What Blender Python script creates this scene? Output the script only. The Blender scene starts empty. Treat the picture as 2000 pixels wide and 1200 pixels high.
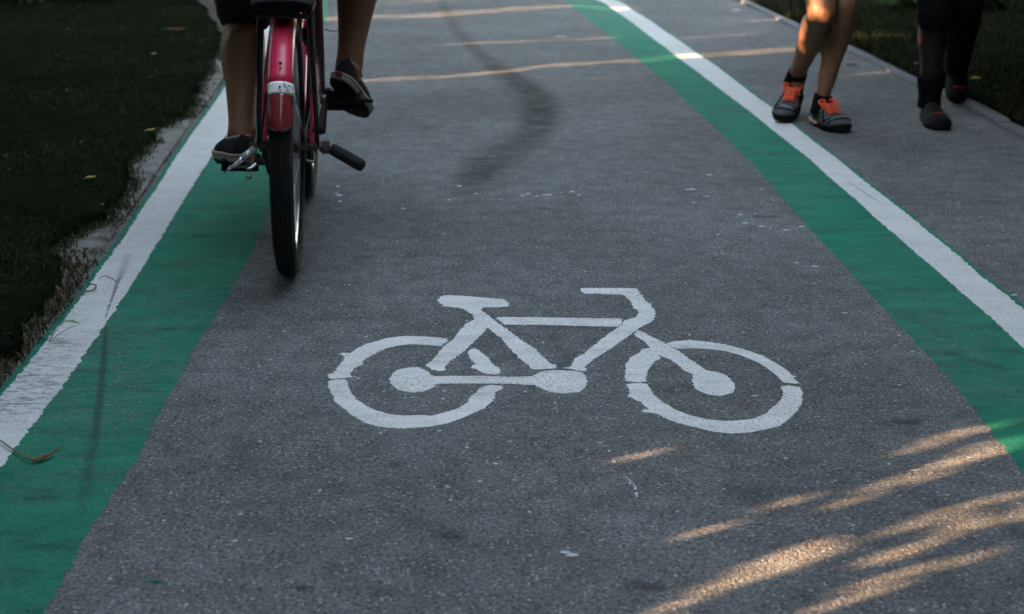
import bpy, bmesh, math, random
import numpy as np
from mathutils import Vector, Matrix
random.seed(7); rng = np.random.default_rng(7)
R = math.radians
SC = bpy.context.scene
COL = SC.collection

# ------------------------------------------------------------------ camera, world, sun, exposure
TH = 16.06; F = 3056.0; H = 1.0
cam_d = bpy.data.cameras.new('camera'); cam = bpy.data.objects.new('camera', cam_d); COL.objects.link(cam)
cam.location = (0, 0, H); cam.rotation_euler = (R(90 - TH), 0, 0)
cam_d.sensor_width = 36; cam_d.lens = F / 2000 * 36; cam_d.clip_end = 500
cam_d.dof.use_dof = True; cam_d.dof.focus_distance = 3.25; cam_d.dof.aperture_fstop = 5.6
SC.camera = cam
SUN_EL = 12.5
UX, UY = math.cos(R(30)), math.sin(R(30))            # the way the sunlight travels over the ground
w = bpy.data.worlds.new('World'); SC.world = w; w.use_nodes = True
wn = w.node_tree; bg = wn.nodes['Background']
sky = wn.nodes.new('ShaderNodeTexSky'); sky.sky_type = 'NISHITA'; sky.sun_disc = False
sky.sun_elevation = R(SUN_EL); sky.sun_rotation = R(240); sky.dust_density = 1.5; sky.air_density = 1.0
hs = wn.nodes.new('ShaderNodeHueSaturation'); hs.inputs['Saturation'].default_value = .48   # desaturated so the skylight is less blue
wn.links.new(sky.outputs[0], hs.inputs['Color']); wn.links.new(hs.outputs[0], bg.inputs[0]); bg.inputs[1].default_value = 0.15
sd = bpy.data.lights.new('sun', 'SUN'); sd.energy = 2.0; sd.angle = R(0.45); sd.color = (1.0, 0.58, 0.31)
sun = bpy.data.objects.new('sun', sd); COL.objects.link(sun); sun.location = (-10, -6, 5)
sun.rotation_euler = Vector((-UX * math.cos(R(SUN_EL)), -UY * math.cos(R(SUN_EL)), math.sin(R(SUN_EL)))).to_track_quat('Z', 'Y').to_euler()
SC.view_settings.view_transform = 'Standard'; SC.view_settings.look = 'None'
SC.view_settings.exposure = 5.1; SC.view_settings.gamma = 1.0

# ------------------------------------------------------------------ helpers
def G(px, py):                                          # photograph pixel -> point on the ground
    a = R(TH) + math.atan((py - 600) / F)
    Y = H / math.tan(a); dep = Y * math.cos(R(TH)) + H * math.sin(R(TH))
    return ((px - 1000) / F * dep, Y)
def P(px, py, Y):                                       # photograph pixel at a distance -> point
    a = R(TH) + math.atan((py - 600) / F)
    z = H - Y * math.tan(a); dep = Y * math.cos(R(TH)) + (H - z) * math.sin(R(TH))
    return Vector(((px - 1000) / F * dep, Y, z))
def tag(o, label=None, cat=None, group=None, kind=None):
    if label: o['label'] = label
    if cat: o['category'] = cat
    if group: o['group'] = group
    if kind: o['kind'] = kind
    return o
def empty(name, loc=(0, 0, 0), rz=0.0):
    o = bpy.data.objects.new(name, None); COL.objects.link(o); o.location = loc; o.rotation_euler = (0, 0, rz)
    o.empty_display_size = 0.1
    return o
def mesh_np(name, V, Fc, mat, parent=None, smooth=False):
    me = bpy.data.meshes.new(name); me.from_pydata([tuple(v) for v in V] if not isinstance(V, np.ndarray) else V.tolist(), [], Fc if not isinstance(Fc, np.ndarray) else Fc.tolist())
    me.update(); me.materials.append(mat)
    if smooth: me.polygons.foreach_set('use_smooth', [True] * len(me.polygons))
    o = bpy.data.objects.new(name, me); COL.objects.link(o)
    if parent: o.parent = parent
    return o
def attr(o, name, vals):
    a = o.data.attributes.new(name, 'FLOAT', 'POINT'); a.data.foreach_set('value', np.asarray(vals, dtype=np.float32))
def resample(pts, step):
    """Catmull-Rom through pts, resampled."""
    pts = [np.array(p, float) for p in pts]
    Pn = [2 * pts[0] - pts[1]] + pts + [2 * pts[-1] - pts[-2]]
    out = []
    for i in range(1, len(Pn) - 2):
        n = max(2, int(np.linalg.norm(Pn[i + 1] - Pn[i]) / step))
        for k in range(n):
            t = k / n
            out.append(0.5 * ((2 * Pn[i]) + (-Pn[i - 1] + Pn[i + 1]) * t + (2 * Pn[i - 1] - 5 * Pn[i] + 4 * Pn[i + 1] - Pn[i + 2]) * t * t
                              + (-Pn[i - 1] + 3 * Pn[i] - 3 * Pn[i + 1] + Pn[i + 2]) * t ** 3))
    out.append(pts[-1]); return np.array(out)

class MB:
    """collects lofts, tubes, boxes into one mesh"""
    def __init__(s): s.v = []; s.f = []
    def ring(s, c, a, b, n):
        i0 = len(s.v)
        for k in range(n):
            t = 2 * math.pi * k / n
            s.v.append(tuple(c + a * math.cos(t) + b * math.sin(t)))
        return i0
    def loft(s, pts, rad, n=12, ref=None, cap=True, closed=False):
        pts = [Vector(p) for p in pts]; m = len(pts); idx = []
        ref = Vector(ref) if ref else None; pa = None
        for i, p in enumerate(pts):
            if closed: d = pts[(i + 1) % m] - pts[i - 1]
            else: d = pts[min(i + 1, m - 1)] - pts[max(i - 1, 0)]
            d.normalize()
            r = rad[i] if isinstance(rad, (list, tuple)) and len(rad) == m else rad
            rx, ry = r if isinstance(r, (tuple, list)) else (r, r)
            if ref is not None: a = ref - d * ref.dot(d)
            elif pa is None:
                a = Vector((0, 0, 1)) if abs(d.z) < .9 else Vector((1, 0, 0)); a = a - d * a.dot(d)
            else: a = pa - d * pa.dot(d)
            a.normalize(); pa = a; b = d.cross(a)
            idx.append(s.ring(p, a * rx, b * ry, n))
        for i in range(m if closed else m - 1):
            A, B = idx[i], idx[(i + 1) % m]
            for k in range(n): s.f.append((A + k, A + (k + 1) % n, B + (k + 1) % n, B + k))
        if cap and not closed:
            s.f.append(tuple(idx[0] + k for k in reversed(range(n)))); s.f.append(tuple(idx[-1] + k for k in range(n)))
        return s
    def limb(s, pts, rad, n=16, sub=5, ref=None):
        """smooth loft: Catmull-Rom through points and radii"""
        rr = [r if isinstance(r, (tuple, list)) else (r, r) for r in rad]
        A = np.array([list(p) + list(r) for p, r in zip(pts, rr)], float)
        Q = np.vstack([2 * A[0] - A[1], A, 2 * A[-1] - A[-2]]); out = []
        for i in range(1, len(Q) - 2):
            for k in range(sub):
                t = k / sub
                out.append(0.5 * ((2 * Q[i]) + (-Q[i - 1] + Q[i + 1]) * t + (2 * Q[i - 1] - 5 * Q[i] + 4 * Q[i + 1] - Q[i + 2]) * t * t
                                  + (-Q[i - 1] + 3 * Q[i] - 3 * Q[i + 1] + Q[i + 2]) * t ** 3))
        out.append(A[-1])
        return s.loft([o[:3] for o in out], [(max(o[3], .002), max(o[4], .002)) for o in out], n, ref)
    def tube(s, a, b, r, n=10, r2=None): return s.loft([a, b], [r, r2 if r2 is not None else r], n)
    def ball(s, c, r, n=12, m=8):
        c = Vector(c); r = r if isinstance(r, (tuple, list)) else (r, r, r)
        pts = []; i0 = len(s.v)
        for j in range(m + 1):
            ph = math.pi * (j + .0001) / (m + .0002)
            for k in range(n):
                t = 2 * math.pi * k / n
                s.v.append((c.x + r[0] * math.sin(ph) * math.cos(t), c.y + r[1] * math.sin(ph) * math.sin(t), c.z - r[2] * math.cos(ph)))
        for j in range(m):
            for k in range(n):
                a = i0 + j * n; s.f.append((a + k, a + (k + 1) % n, a + n + (k + 1) % n, a + n + k))
        return s
    def box(s, c, h, M=None):
        i0 = len(s.v); c = Vector(c)
        for z in (-1, 1):
            for x, y in ((-1, -1), (1, -1), (1, 1), (-1, 1)):
                q = Vector((x * h[0], y * h[1], z * h[2]))
                if M: q = M @ q
                s.v.append(tuple(c + q))
        for f in ((3, 2, 1, 0), (4, 5, 6, 7), (0, 1, 5, 4), (1, 2, 6, 5), (2, 3, 7, 6), (3, 0, 4, 7)):
            s.f.append(tuple(i0 + k for k in f))
        return s
    def ringwheel(s, prof, n=64, c=(0, 0, 0)):
        """profile of (x, r) closed loop, spun about the X axis"""
        i0 = len(s.v); m = len(prof)
        for k in range(n):
            t = 2 * math.pi * k / n
            for x, r in prof: s.v.append((c[0] + x, c[1] + r * math.cos(t), c[2] + r * math.sin(t)))
        for k in range(n):
            for j in range(m):
                a = i0 + k * m; b = i0 + ((k + 1) % n) * m
                s.f.append((a + j, a + (j + 1) % m, b + (j + 1) % m, b + j))
        return s
    def build(s, name, mat, parent=None, smooth=True, bevel=0, M=None):
        V = s.v if M is None else [tuple(M @ Vector(v)) for v in s.v]
        o = mesh_np(name, V, s.f, mat, parent, smooth)
        bm = bmesh.new(); bm.from_mesh(o.data); bmesh.ops.recalc_face_normals(bm, faces=bm.faces); bm.to_mesh(o.data); bm.free()
        if bevel:
            b = o.modifiers.new('bevel', 'BEVEL'); b.width = bevel; b.segments = 2; b.limit_method = 'ANGLE'
        return o

# ------------------------------------------------------------------ materials
class NT:
    def __init__(s, name, rough=.6, metal=0.0, spec=.5):
        s.m = bpy.data.materials.new(name); s.m.use_nodes = True; s.t = s.m.node_tree
        s.b = s.t.nodes['Principled BSDF']; s.b.inputs['Roughness'].default_value = rough
        s.b.inputs['Metallic'].default_value = metal; s.b.inputs['Specular IOR Level'].default_value = spec
    def n(s, t, **k):
        x = s.t.nodes.new(t)
        for a, v in k.items(): setattr(x, a, v)
        return x
    def l(s, a, b): s.t.links.new(a, b)
    def coord(s, sc=(1, 1, 1), rot=0, loc=(0, 0, 0)):
        c = s.n('ShaderNodeTexCoord'); m = s.n('ShaderNodeMapping'); m.inputs['Scale'].default_value = sc
        m.inputs['Rotation'].default_value = (0, 0, rot); m.inputs['Location'].default_value = loc
        s.l(c.outputs['Object'], m.inputs['Vector']); return m.outputs[0]
    def noise(s, scale, det=3, co=None, rough=.5, dist=0):
        x = s.n('ShaderNodeTexNoise'); x.inputs['Scale'].default_value = scale; x.inputs['Detail'].default_value = det
        x.inputs['Roughness'].default_value = rough; x.inputs['Distortion'].default_value = dist
        s.l(co if co is not None else s.coord(), x.inputs['Vector']); return x.outputs['Fac']
    def vor(s, scale, co=None, feature='F1', out='Distance'):
        x = s.n('ShaderNodeTexVoronoi', feature=feature); x.inputs['Scale'].default_value = scale
        s.l(co if co is not None else s.coord(), x.inputs['Vector']); return x.outputs[out]
    def ramp(s, f, stops):
        r = s.n('ShaderNodeValToRGB'); e = r.color_ramp.elements
        while len(e) < len(stops): e.new(.5)
        for i, (p, c) in enumerate(stops):
            e[i].position = p; e[i].color = (c, c, c, 1) if isinstance(c, (int, float)) else (*c, 1)
        s.l(f, r.inputs[0]); return r.outputs[0]
    def mix(s, f, a, b, mode='MIX'):
        x = s.n('ShaderNodeMix', data_type='RGBA', blend_type=mode)
        for v, i in ((f, 0), (a, 6), (b, 7)):
            if isinstance(v, (int, float)) : x.inputs[i].default_value = v if i == 0 else (v, v, v, 1)
            elif isinstance(v, tuple): x.inputs[i].default_value = (*v, 1)
            else: s.l(v, x.inputs[i])
        return x.outputs[2]
    def math(s, op, a, b=0.0, clamp=False):
        x = s.n('ShaderNodeMath', operation=op, use_clamp=clamp)
        for v, i in ((a, 0), (b, 1)):
            if isinstance(v, (int, float)): x.inputs[i].default_value = v
            else: s.l(v, x.inputs[i])
        return x.outputs[0]
    def attr(s, name):
        a = s.n('ShaderNodeAttribute', attribute_name=name); return a.outputs['Fac']
    def base(s, c):
        if isinstance(c, tuple): s.b.inputs['Base Color'].default_value = (*c, 1)
        else: s.l(c, s.b.inputs['Base Color'])
        return s
    def bump(s, h, st=.3, d=.002):
        x = s.n('ShaderNodeBump'); x.inputs['Strength'].default_value = st; x.inputs['Distance'].default_value = d
        s.l(h, x.inputs['Height']); s.l(x.outputs[0], s.b.inputs['Normal']); return s

def asphalt_nodes(t):
    """colour and height of worn asphalt with small stones"""
    big = t.noise(1.3, 4); mid = t.noise(14, 4, rough=.6); fine = t.noise(150, 4, rough=.8)
    c = t.ramp(fine, [(.30, (.036, .040, .042)), (.50, (.112, .121, .124)), (.70, (.265, .278, .280))])
    c = t.mix(1.0, c, t.ramp(mid, [(.3, .74), (.7, 1.22)]), 'MULTIPLY')
    c = t.mix(1.0, c, t.ramp(big, [(.32, .78), (.68, 1.14)]), 'MULTIPLY')
    v = t.vor(165, out='Color'); vd = t.vor(165)
    sep = t.n('ShaderNodeSeparateColor'); t.l(v, sep.inputs[0])
    spot = t.math('MULTIPLY', t.math('GREATER_THAN', sep.outputs[0], .90), t.math('LESS_THAN', vd, .42))
    c = t.mix(t.math('MULTIPLY', spot, .60), c, (.42, .42, .41))
    brown = t.math('MULTIPLY', t.math('GREATER_THAN', sep.outputs[1], .90), t.math('LESS_THAN', vd, .45))
    c = t.mix(t.math('MULTIPLY', brown, .55), c, (.22, .15, .10))
    dark = t.math('MULTIPLY', t.math('GREATER_THAN', sep.outputs[2], .86), t.math('LESS_THAN', vd, .5))
    c = t.mix(t.math('MULTIPLY', dark, .6), c, (.030, .033, .038))
    v2 = t.vor(38, out='Color'); vd2 = t.vor(38); s2 = t.n('ShaderNodeSeparateColor'); t.l(v2, s2.inputs[0])
    chip = t.math('MULTIPLY', t.math('GREATER_THAN', s2.outputs[0], .965), t.math('LESS_THAN', vd2, .16))
    c = t.mix(t.math('MULTIPLY', chip, .6), c, (.50, .51, .52))
    blot = t.ramp(t.noise(7.5, 3, co=t.coord(loc=(4.2, 1.7, 0))), [(.62, 0.0), (.72, 1.0)])
    c = t.mix(t.math('MULTIPLY', blot, .40), c, (.045, .049, .054))
    h = t.math('ADD', t.math('MULTIPLY', fine, .6), t.math('MULTIPLY', t.vor(230), .9))
    return c, h, fine, mid
M = {}
t = NT('asphalt', .95, spec=.12); c, h, fi, mi = asphalt_nodes(t)
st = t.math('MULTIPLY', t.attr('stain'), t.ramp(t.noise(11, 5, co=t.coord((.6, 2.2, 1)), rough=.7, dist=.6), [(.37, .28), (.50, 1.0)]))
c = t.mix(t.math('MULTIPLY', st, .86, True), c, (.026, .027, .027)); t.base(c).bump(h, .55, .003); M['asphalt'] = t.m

def paint(name, col, dirt, wear_lo, wear_hi, dirtamt, bigwear=0.0):
    t = NT(name, .85, spec=.12); a, h, fi, mi = asphalt_nodes(t)
    co = t.coord((1, 2.2, 1))
    pit = t.ramp(t.noise(150, 3, co=co, rough=.75), [(wear_lo, 1.0), (wear_hi, 0.0)])
    patch = t.ramp(t.noise(5.5, 4, co=t.coord((1, 2.6, 1), loc=(3, 1, 0)), rough=.65), [(.34, 0.0), (.66, 1.0)])
    smud = t.ramp(t.noise(26, 5, co=t.coord((.7, 1.5, 1)), rough=.75), [(.50, 0.0), (.78, 1.0)])
    c = t.mix(t.math('MULTIPLY', patch, dirtamt), col, dirt)
    c = t.mix(t.math('MULTIPLY', t.math('MULTIPLY', smud, patch), dirtamt * 1.3, True), c, tuple(x * .45 for x in dirt))
    c = t.mix(1.0, c, t.ramp(fi, [(.3, .84), (.7, 1.12)]), 'MULTIPLY')
    f = t.math('MULTIPLY', pit, t.ramp(t.noise(3.2, 3), [(.35, .25), (.65, 1.0)]))
    if bigwear:
        f = t.math('ADD', f, t.math('MULTIPLY', t.attr('wear'), t.ramp(t.noise(42, 4, co=t.coord((.6, 1.5, 1)), rough=.8), [(.47, 0.0), (.60, bigwear)])), True)
    c = t.mix(f, c, a)
    s = t.math('MULTIPLY', t.attr('stain'), t.ramp(t.noise(60, 3, co=co), [(.35, .4), (.55, 1.0)]))
    c = t.mix(t.math('MULTIPLY', s, .85, True), c, (.020, .024, .026))
    t.base(c).bump(h, .45, .002); return t.m
M['green'] = paint('green_paint', (.008, .185, .112), (.010, .100, .066), .37, .46, .80, .9)
M['white'] = paint('white_paint', (.54, .565, .57), (.42, .435, .425), .36, .43, .45, .8)
M['symbol_paint'] = paint('symbol_paint', (.67, .685, .685), (.46, .475, .475), .395, .465, .6)
t = NT('concrete', .9, spec=.2); n1 = t.noise(60, 5, rough=.7)
c = t.mix(n1, (.13, .135, .13), (.24, .24, .23)); soil = t.mix(t.noise(45, 4), (.030, .024, .018), (.085, .070, .055))
msk = t.ramp(t.noise(9, 5, rough=.65), [(.43, 0.0), (.55, 1.0)])
c = t.mix(t.math('MAXIMUM', t.math('MULTIPLY', msk, t.attr('soil')), t.math('SUBTRACT', t.attr('soil'), .8)), c, soil)
t.base(c).bump(t.noise(90, 4), .6, .004); M['concrete'] = t.m
t = NT('kerb_concrete', .85, spec=.25); n1 = t.noise(40, 5, rough=.7)
t.base(t.mix(n1, (.065, .073, .080), (.13, .142, .150))).bump(t.noise(120, 4), .4, .002); M['kerb'] = t.m
t = NT('soil', .95, spec=.15); t.base(t.ramp(t.noise(35, 5, rough=.7), [(.35, (.018, .016, .013)), (.55, (.045, .038, .030)), (.72, (.11, .095, .08))])).bump(t.noise(50, 5), 1, .012); M['soil'] = t.m
t = NT('turf', .98, spec=.0); t.base(t.ramp(t.noise(12, 5, rough=.7), [(.35, (.005, .008, .004)), (.6, (.010, .014, .007)), (.75, (.020, .018, .011))])).bump(t.noise(60, 5), 1, .02); M['turf'] = t.m
def leafmat(name, a, b, dry=(.13, .10, .04), lo=.78):
    t = NT(name, .8, spec=.06); v = t.attr('var')
    t.base(t.ramp(v, [(0, a), (lo - .05, b), (lo + .05, dry), (1, tuple(x * .6 for x in dry))])); return t.m
M['grass'] = leafmat('grass', (.012, .022, .009), (.026, .042, .015), (.075, .060, .030), .86)
M['grass_far'] = leafmat('grass_olive', (.008, .014, .005), (.024, .030, .009), (.06, .045, .018), .88)
M['leaf'] = leafmat('foliage', (.02, .05, .02), (.05, .10, .035), (.09, .09, .03), .9)
M['fresh'] = leafmat('fresh_leaf', (.05, .17, .03), (.10, .28, .04), (.16, .16, .04), .95)
def simple(name, col, rough=.6, metal=0.0, spec=.5, var=.18, sc=30, bump=0, bsc=200, coat=0):
    t = NT(name, rough, metal, spec); n = t.noise(sc, 4, rough=.6)
    t.base(t.mix(n, tuple(x * (1 - var) for x in col), tuple(min(1, x * (1 + var)) for x in col)))
    if bump: t.bump(t.noise(bsc, 3), bump, .002)
    if coat: t.b.inputs['Coat Weight'].default_value = coat; t.b.inputs['Coat Roughness'].default_value = .15
    return t.m
M['red'] = simple('red_paint', (.52, .020, .070), .45, 0, .4, .25, 12, coat=.25)
M['dark_red'] = simple('dark_red_paint', (.13, .008, .016), .35, 0, .5, .2, 12, coat=.4)
M['lens'] = simple('red_plastic', (.17, .016, .020), .3, 0, .6, .8, 55, coat=.5)
M['white_band'] = simple('white_sticker', (.62, .64, .63), .5, 0, .4, .28, 55)
M['rubber'] = simple('tyre_rubber', (.011, .011, .012), .82, 0, .3, .2, 60, .5, 400)
M['black'] = simple('black_metal', (.012, .012, .013), .7, 0, .4, .2, 40)
M['black_gloss'] = simple('black_plastic', (.009, .009, .010), .8, 0, .2, .2, 40)
M['alloy'] = simple('alloy', (.62, .64, .66), .35, .75, .5, .12, 60)
M['chrome'] = simple('chrome', (.72, .73, .75), .18, 1, .5, .15, 60)
M['rust'] = simple('greasy_steel', (.10, .085, .07), .55, .6, .5, .5, 160)
def skin(name, col):
    t = NT(name, .52, spec=.4); c = t.mix(t.noise(14, 4), tuple(x * .82 for x in col), tuple(x * 1.12 for x in col))
    c = t.mix(t.math('MULTIPLY', t.ramp(t.noise(220, 2), [(.6, 0.0), (.75, 1.0)]), .22), c, tuple(x * .4 for x in col))
    t.b.inputs['Subsurface Weight'].default_value = .06; t.b.inputs['Subsurface Radius'].default_value = (.02, .008, .004)
    t.base(c).bump(t.noise(160, 3), .15, .001); return t.m
M['skin_c'] = skin('brown_skin', (.205, .098, .052))
M['skin_w'] = skin('tan_skin', (.175, .088, .046))
M['skin_d'] = skin('shaded_skin', (.014, .006, .004))  # shade on the far-right walker put into the skin colour
M['shorts'] = simple('black_cloth', (.010, .010, .011), .9, 0, .2, .25, 30, .6, 500)
M['shirt'] = simple('grey_cloth', (.16, .16, .17), .9, 0, .2, .15, 20, .4, 500)
M['leggings'] = simple('dark_stretch_cloth', (.006, .006, .006), .95, 0, .03, .2, 30, .3, 500)
M['sock'] = simple('black_knit', (.007, .007, .008), .95, 0, .03, .3, 200, .8, 600)
M['canvas'] = simple('navy_black_canvas', (.018, .018, .024), .9, 0, .2, .25, 120, .6, 900)
M['foxing'] = simple('dirty_white_rubber', (.36, .32, .26), .7, 0, .3, .35, 60)
M['sole_dark'] = simple('dark_outsole', (.008, .008, .008), .85, 0, .1, .2, 60, .5, 300)
M['trainer'] = simple('grey_black_mesh', (.062, .068, .076), .75, 0, .3, .75, 48, .7, 500)
M['trainer_trim'] = simple('pale_trim', (.30, .33, .36), .5, 0, .4, .2, 60)
M['midsole'] = simple('tan_midsole', (.34, .25, .17), .7, 0, .3, .3, 40)
M['lace'] = simple('orange_lace', (.72, .105, .045), .75, 0, .2, .15, 200)
M['coral'] = simple('coral_trim', (.20, .02, .02), .7, 0, .2, .2, 60)
M['hair'] = simple('black_hair', (.012, .010, .009), .5, 0, .4, .4, 90)
M['bark'] = simple('bark', (.09, .07, .05), .95, 0, .1, .4, 12, 1, 30)
M['dryleaf'] = simple('dry_leaf', (.13, .08, .04), .8, 0, .2, .4, 60)
M['yellowleaf'] = simple('yellow_leaf', (.42, .34, .08), .7, 0, .2, .25, 60)
M['paleleaf'] = simple('pale_leaf', (.36, .33, .31), .8, 0, .2, .3, 60)
M['twig'] = simple('dry_stem', (.16, .085, .05), .85, 0, .2, .4, 80)

# ------------------------------------------------------------------ traced lines on the ground
LWO = [(0, 777), (42, 729), (87, 671), (133, 615), (167, 571), (200, 521), (242, 465), (283, 400), (304, 371), (358, 287), (435, 177), (482, 95), (512, 40), (530, 0)]
LWI = [(15, 896), (29, 875), (75, 817), (129, 746), (167, 692), (229, 600), (267, 542), (308, 475), (354, 400), (400, 326), (450, 250), (492, 165), (522, 108), (548, 45), (565, 0)]
LGI = [(90, 1188), (174, 1038), (267, 896), (304, 821), (333, 767), (375, 692), (425, 608), (458, 554), (498, 481), (528, 400), (562, 310), (592, 220), (618, 110), (640, 0)]
RGI = [(2000, 925), (1975, 890), (1945, 855), (1910, 810), (1880, 770), (1830, 715), (1765, 645), (1725, 602), (1680, 555), (1655, 525), (1620, 487), (1583, 450), (1533, 393), (1497, 352), (1460, 310), (1393, 246), (1350, 207), (1312, 171), (1275, 140), (1240, 112), (1205, 82), (1167, 52), (1125, 21), (1099, 0)]
RWI = [(2000, 682), (1970, 652), (1925, 612), (1870, 565), (1815, 517), (1750, 461), (1710, 427), (1667, 387), (1623, 350), (1583, 313), (1537, 277), (1493, 242), (1453, 210), (1400, 170), (1362, 141), (1325, 114), (1295, 90), (1262, 66), (1235, 45), (1200, 21), (1164, 0)]
RWO = [(2000, 605), (1970, 579), (1920, 543), (1870, 499), (1815, 455), (1750, 402), (1683, 351), (1637, 313), (1583, 272), (1550, 245), (1507, 210), (1467, 182), (1400, 130), (1362, 105), (1337, 87), (1300, 62), (1265, 38), (1235, 20), (1201, 0)]
KI = [(2000, 272), (1879, 206), (1788, 168), (1659, 103), (1560, 60), (1430, 0)]
def byY(pts, far_slope, near_slope=None):
    """ground polyline as arrays sorted by Y, extended both ways"""
    g = sorted([G(*p) for p in pts], key=lambda q: q[1]); g = [np.array(q) for q in g]
    d0 = (g[0] - g[2]) if near_slope is None else np.array([-near_slope, -1.0]); d0 = d0 / abs(d0[1])
    near = [g[0] + d0 * (g[0][1] + 4.0), g[0] + d0 * .5]
    far = [g[-1] + np.array([far_slope, 1.0]) * k for k in (1.5, 5, 12, 30)]
    for i, k in enumerate((1.5, 5, 12, 30)): far[i][0] -= .012 * k * k
    q = resample(near + g + far, .04)
    return q[np.argsort(q[:, 1])]
E = {'lwo': byY(LWO, -.22), 'lwi': byY(LWI, -.22), 'lgi': byY(LGI, -.22), 'rgi': byY(RGI, -.22), 'rwi': byY(RWI, -.22), 'rwo': byY(RWO, -.22), 'ki': byY(KI, -.22)}
def X(name, Y): e = E[name]; return np.interp(Y, e[:, 1], e[:, 0])
def jit(Y, amp, scales=((.012, 1), (.05, .8), (.3, .6)), seed=0):
    r = np.random.default_rng(seed); o = np.zeros_like(Y)
    for s, a in scales:
        g = np.arange(-6, 60, s); o += a * np.interp(Y, g, r.normal(0, 1, len(g)))
    return amp * o

def seg_dist(X_, Y_, poly):
    """distance to polyline and param"""
    best = np.full(X_.shape, 1e9); par = np.zeros(X_.shape); n = len(poly) - 1
    for i in range(n):
        a = np.array(poly[i]); b = np.array(poly[i + 1]); d = b - a; L = (d ** 2).sum() + 1e-12
        t = np.clip(((X_ - a[0]) * d[0] + (Y_ - a[1]) * d[1]) / L, 0, 1)
        q = np.hypot(X_ - a[0] - t * d[0], Y_ - a[1] - t * d[1]); m = q < best
        best = np.where(m, q, best); par = np.where(m, (i + t) / n, par)
    return best, par
STAINS = [  # pixel polyline, half widths (m), strengths
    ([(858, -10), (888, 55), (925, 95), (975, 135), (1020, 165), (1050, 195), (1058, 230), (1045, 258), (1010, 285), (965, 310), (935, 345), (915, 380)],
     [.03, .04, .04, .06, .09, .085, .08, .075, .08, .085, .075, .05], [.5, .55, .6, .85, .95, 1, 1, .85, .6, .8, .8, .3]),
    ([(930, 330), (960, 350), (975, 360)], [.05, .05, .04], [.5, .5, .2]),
    ([(1745, 826), (1790, 824)], [.012, .012], [1, .9]),
    ([(870, 1045), (890, 1050)], [.012, .012], [.9, .9]), ([(580, 1148), (596, 1150)], [.01, .01], [1, 1]),
    ([(1240, 1142), (1280, 1146)], [.015, .015], [.8, .8]), ([(1060, 408), (1090, 414)], [.02, .02], [.6, .6]),
    ([(990, 575), (1030, 576)], [.012, .012], [.6, .5]), ([(1490, 598), (1520, 600)], [.012, .012], [.5, .5]),
    ([(1480, 423), (1515, 424)], [.015, .015], [.8, .8]), ([(765, 905), (775, 908)], [.01, .01], [.7, .7]),
]
GREEN_STAINS = [([(206, 640), (203, 700), (196, 770), (186, 850), (170, 930), (158, 1000)], [.004, .006, .007, .008, .010, .012], [.7, .9, .85, .7, .5, .2]),
                ([(380, 462), (392, 462)], [.01, .01], [.8, .8]), ([(420, 520), (432, 521)], [.008, .008], [.4, .4]),
                ([(60, 980), (100, 960)], [.02, .02], [.3, .3]), ([(1380, 215), (1480, 220), (1540, 225)], [.02, .03, .02], [.3, .5, .2]),
                ([(1850, 690), (1960, 720)], [.02, .02], [.5, .4]), ([(1760, 610), (1850, 660)], [.02, .01], [.3, .3])]
WHITE_STAINS = [([(250, 500), (240, 530), (230, 552), (222, 575), (213, 600), (206, 622)], [.012, .010, .005, .003, .0025, .002], [.3, .45, .9, 1, 1, .8]),
                ([(80, 745), (110, 750), (70, 760)], [.006, .008, .005], [.6, .5, .3]), ([(345, 350), (362, 345)], [.006, .005], [.3, .4]),
                ([(1655, 355), (1700, 385), (1725, 400)], [.004, .004, .003], [.5, .6, .3])]
def stain_field(X_, Y_, lst):
    s = np.zeros(X_.shape)
    for pl, wd, stg in lst:
        g = [G(*p) for p in pl]
        lo = np.min(g, 0) - .25; hi = np.max(g, 0) + .25
        m = (X_ > lo[0]) & (X_ < hi[0]) & (Y_ > lo[1]) & (Y_ < hi[1])
        if not m.any(): continue
        d, t = seg_dist(X_[m], Y_[m], g); k = np.linspace(0, 1, len(wd))
        ww = np.interp(t, k, wd); ss = np.interp(t, k, stg)
        v = ss * np.clip(1.35 - d / ww * .9, 0, 1); s[m] = np.maximum(s[m], v)
    return s
WEAR = [([(130, 600), (60, 700), (0, 790)], [.05, .09, .1], [.3, .8, 1]), ([(300, 350), (250, 440)], [.05, .05], [.25, .25])]
GWEAR = [([(250, 640), (200, 800), (120, 950)], [.12, .14, .12], [.55, .6, .3]), ([(330, 700), (270, 800)], [.1, .1], [.4, .4]),
         ([(400, 500), (330, 620)], [.1, .1], [.25, .4]), ([(1700, 540), (1850, 680), (1950, 760)], [.1, .12, .1], [.25, .4, .3])]

def ribbon(name, left, right, z, mat, rows, ncol, sfield=None, wfield=None, parent=None):
    xl, xr = left, right
    u = np.linspace(0, 1, ncol)
    XX = xl[:, None] * (1 - u) + xr[:, None] * u; YY = np.repeat(rows[:, None], ncol, 1)
    V = np.stack([XX.ravel(), YY.ravel(), np.full(XX.size, z)], 1)
    i = np.arange(len(rows) - 1)[:, None] * ncol + np.arange(ncol - 1)[None, :]; i = i.ravel()
    Fc = np.stack([i, i + 1, i + ncol + 1, i + ncol], 1)
    o = mesh_np(name, V, Fc, mat, parent)
    if sfield: attr(o, 'stain', stain_field(V[:, 0], V[:, 1], sfield))
    if wfield: attr(o, 'wear', stain_field(V[:, 0], V[:, 1], wfield))
    return o
def rows_of(near, far, s0, grow):
    r = [near]
    while r[-1] < far: r.append(r[-1] + s0 * (1 + grow * max(0, r[-1] - 2)))
    return np.array(r)

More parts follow.
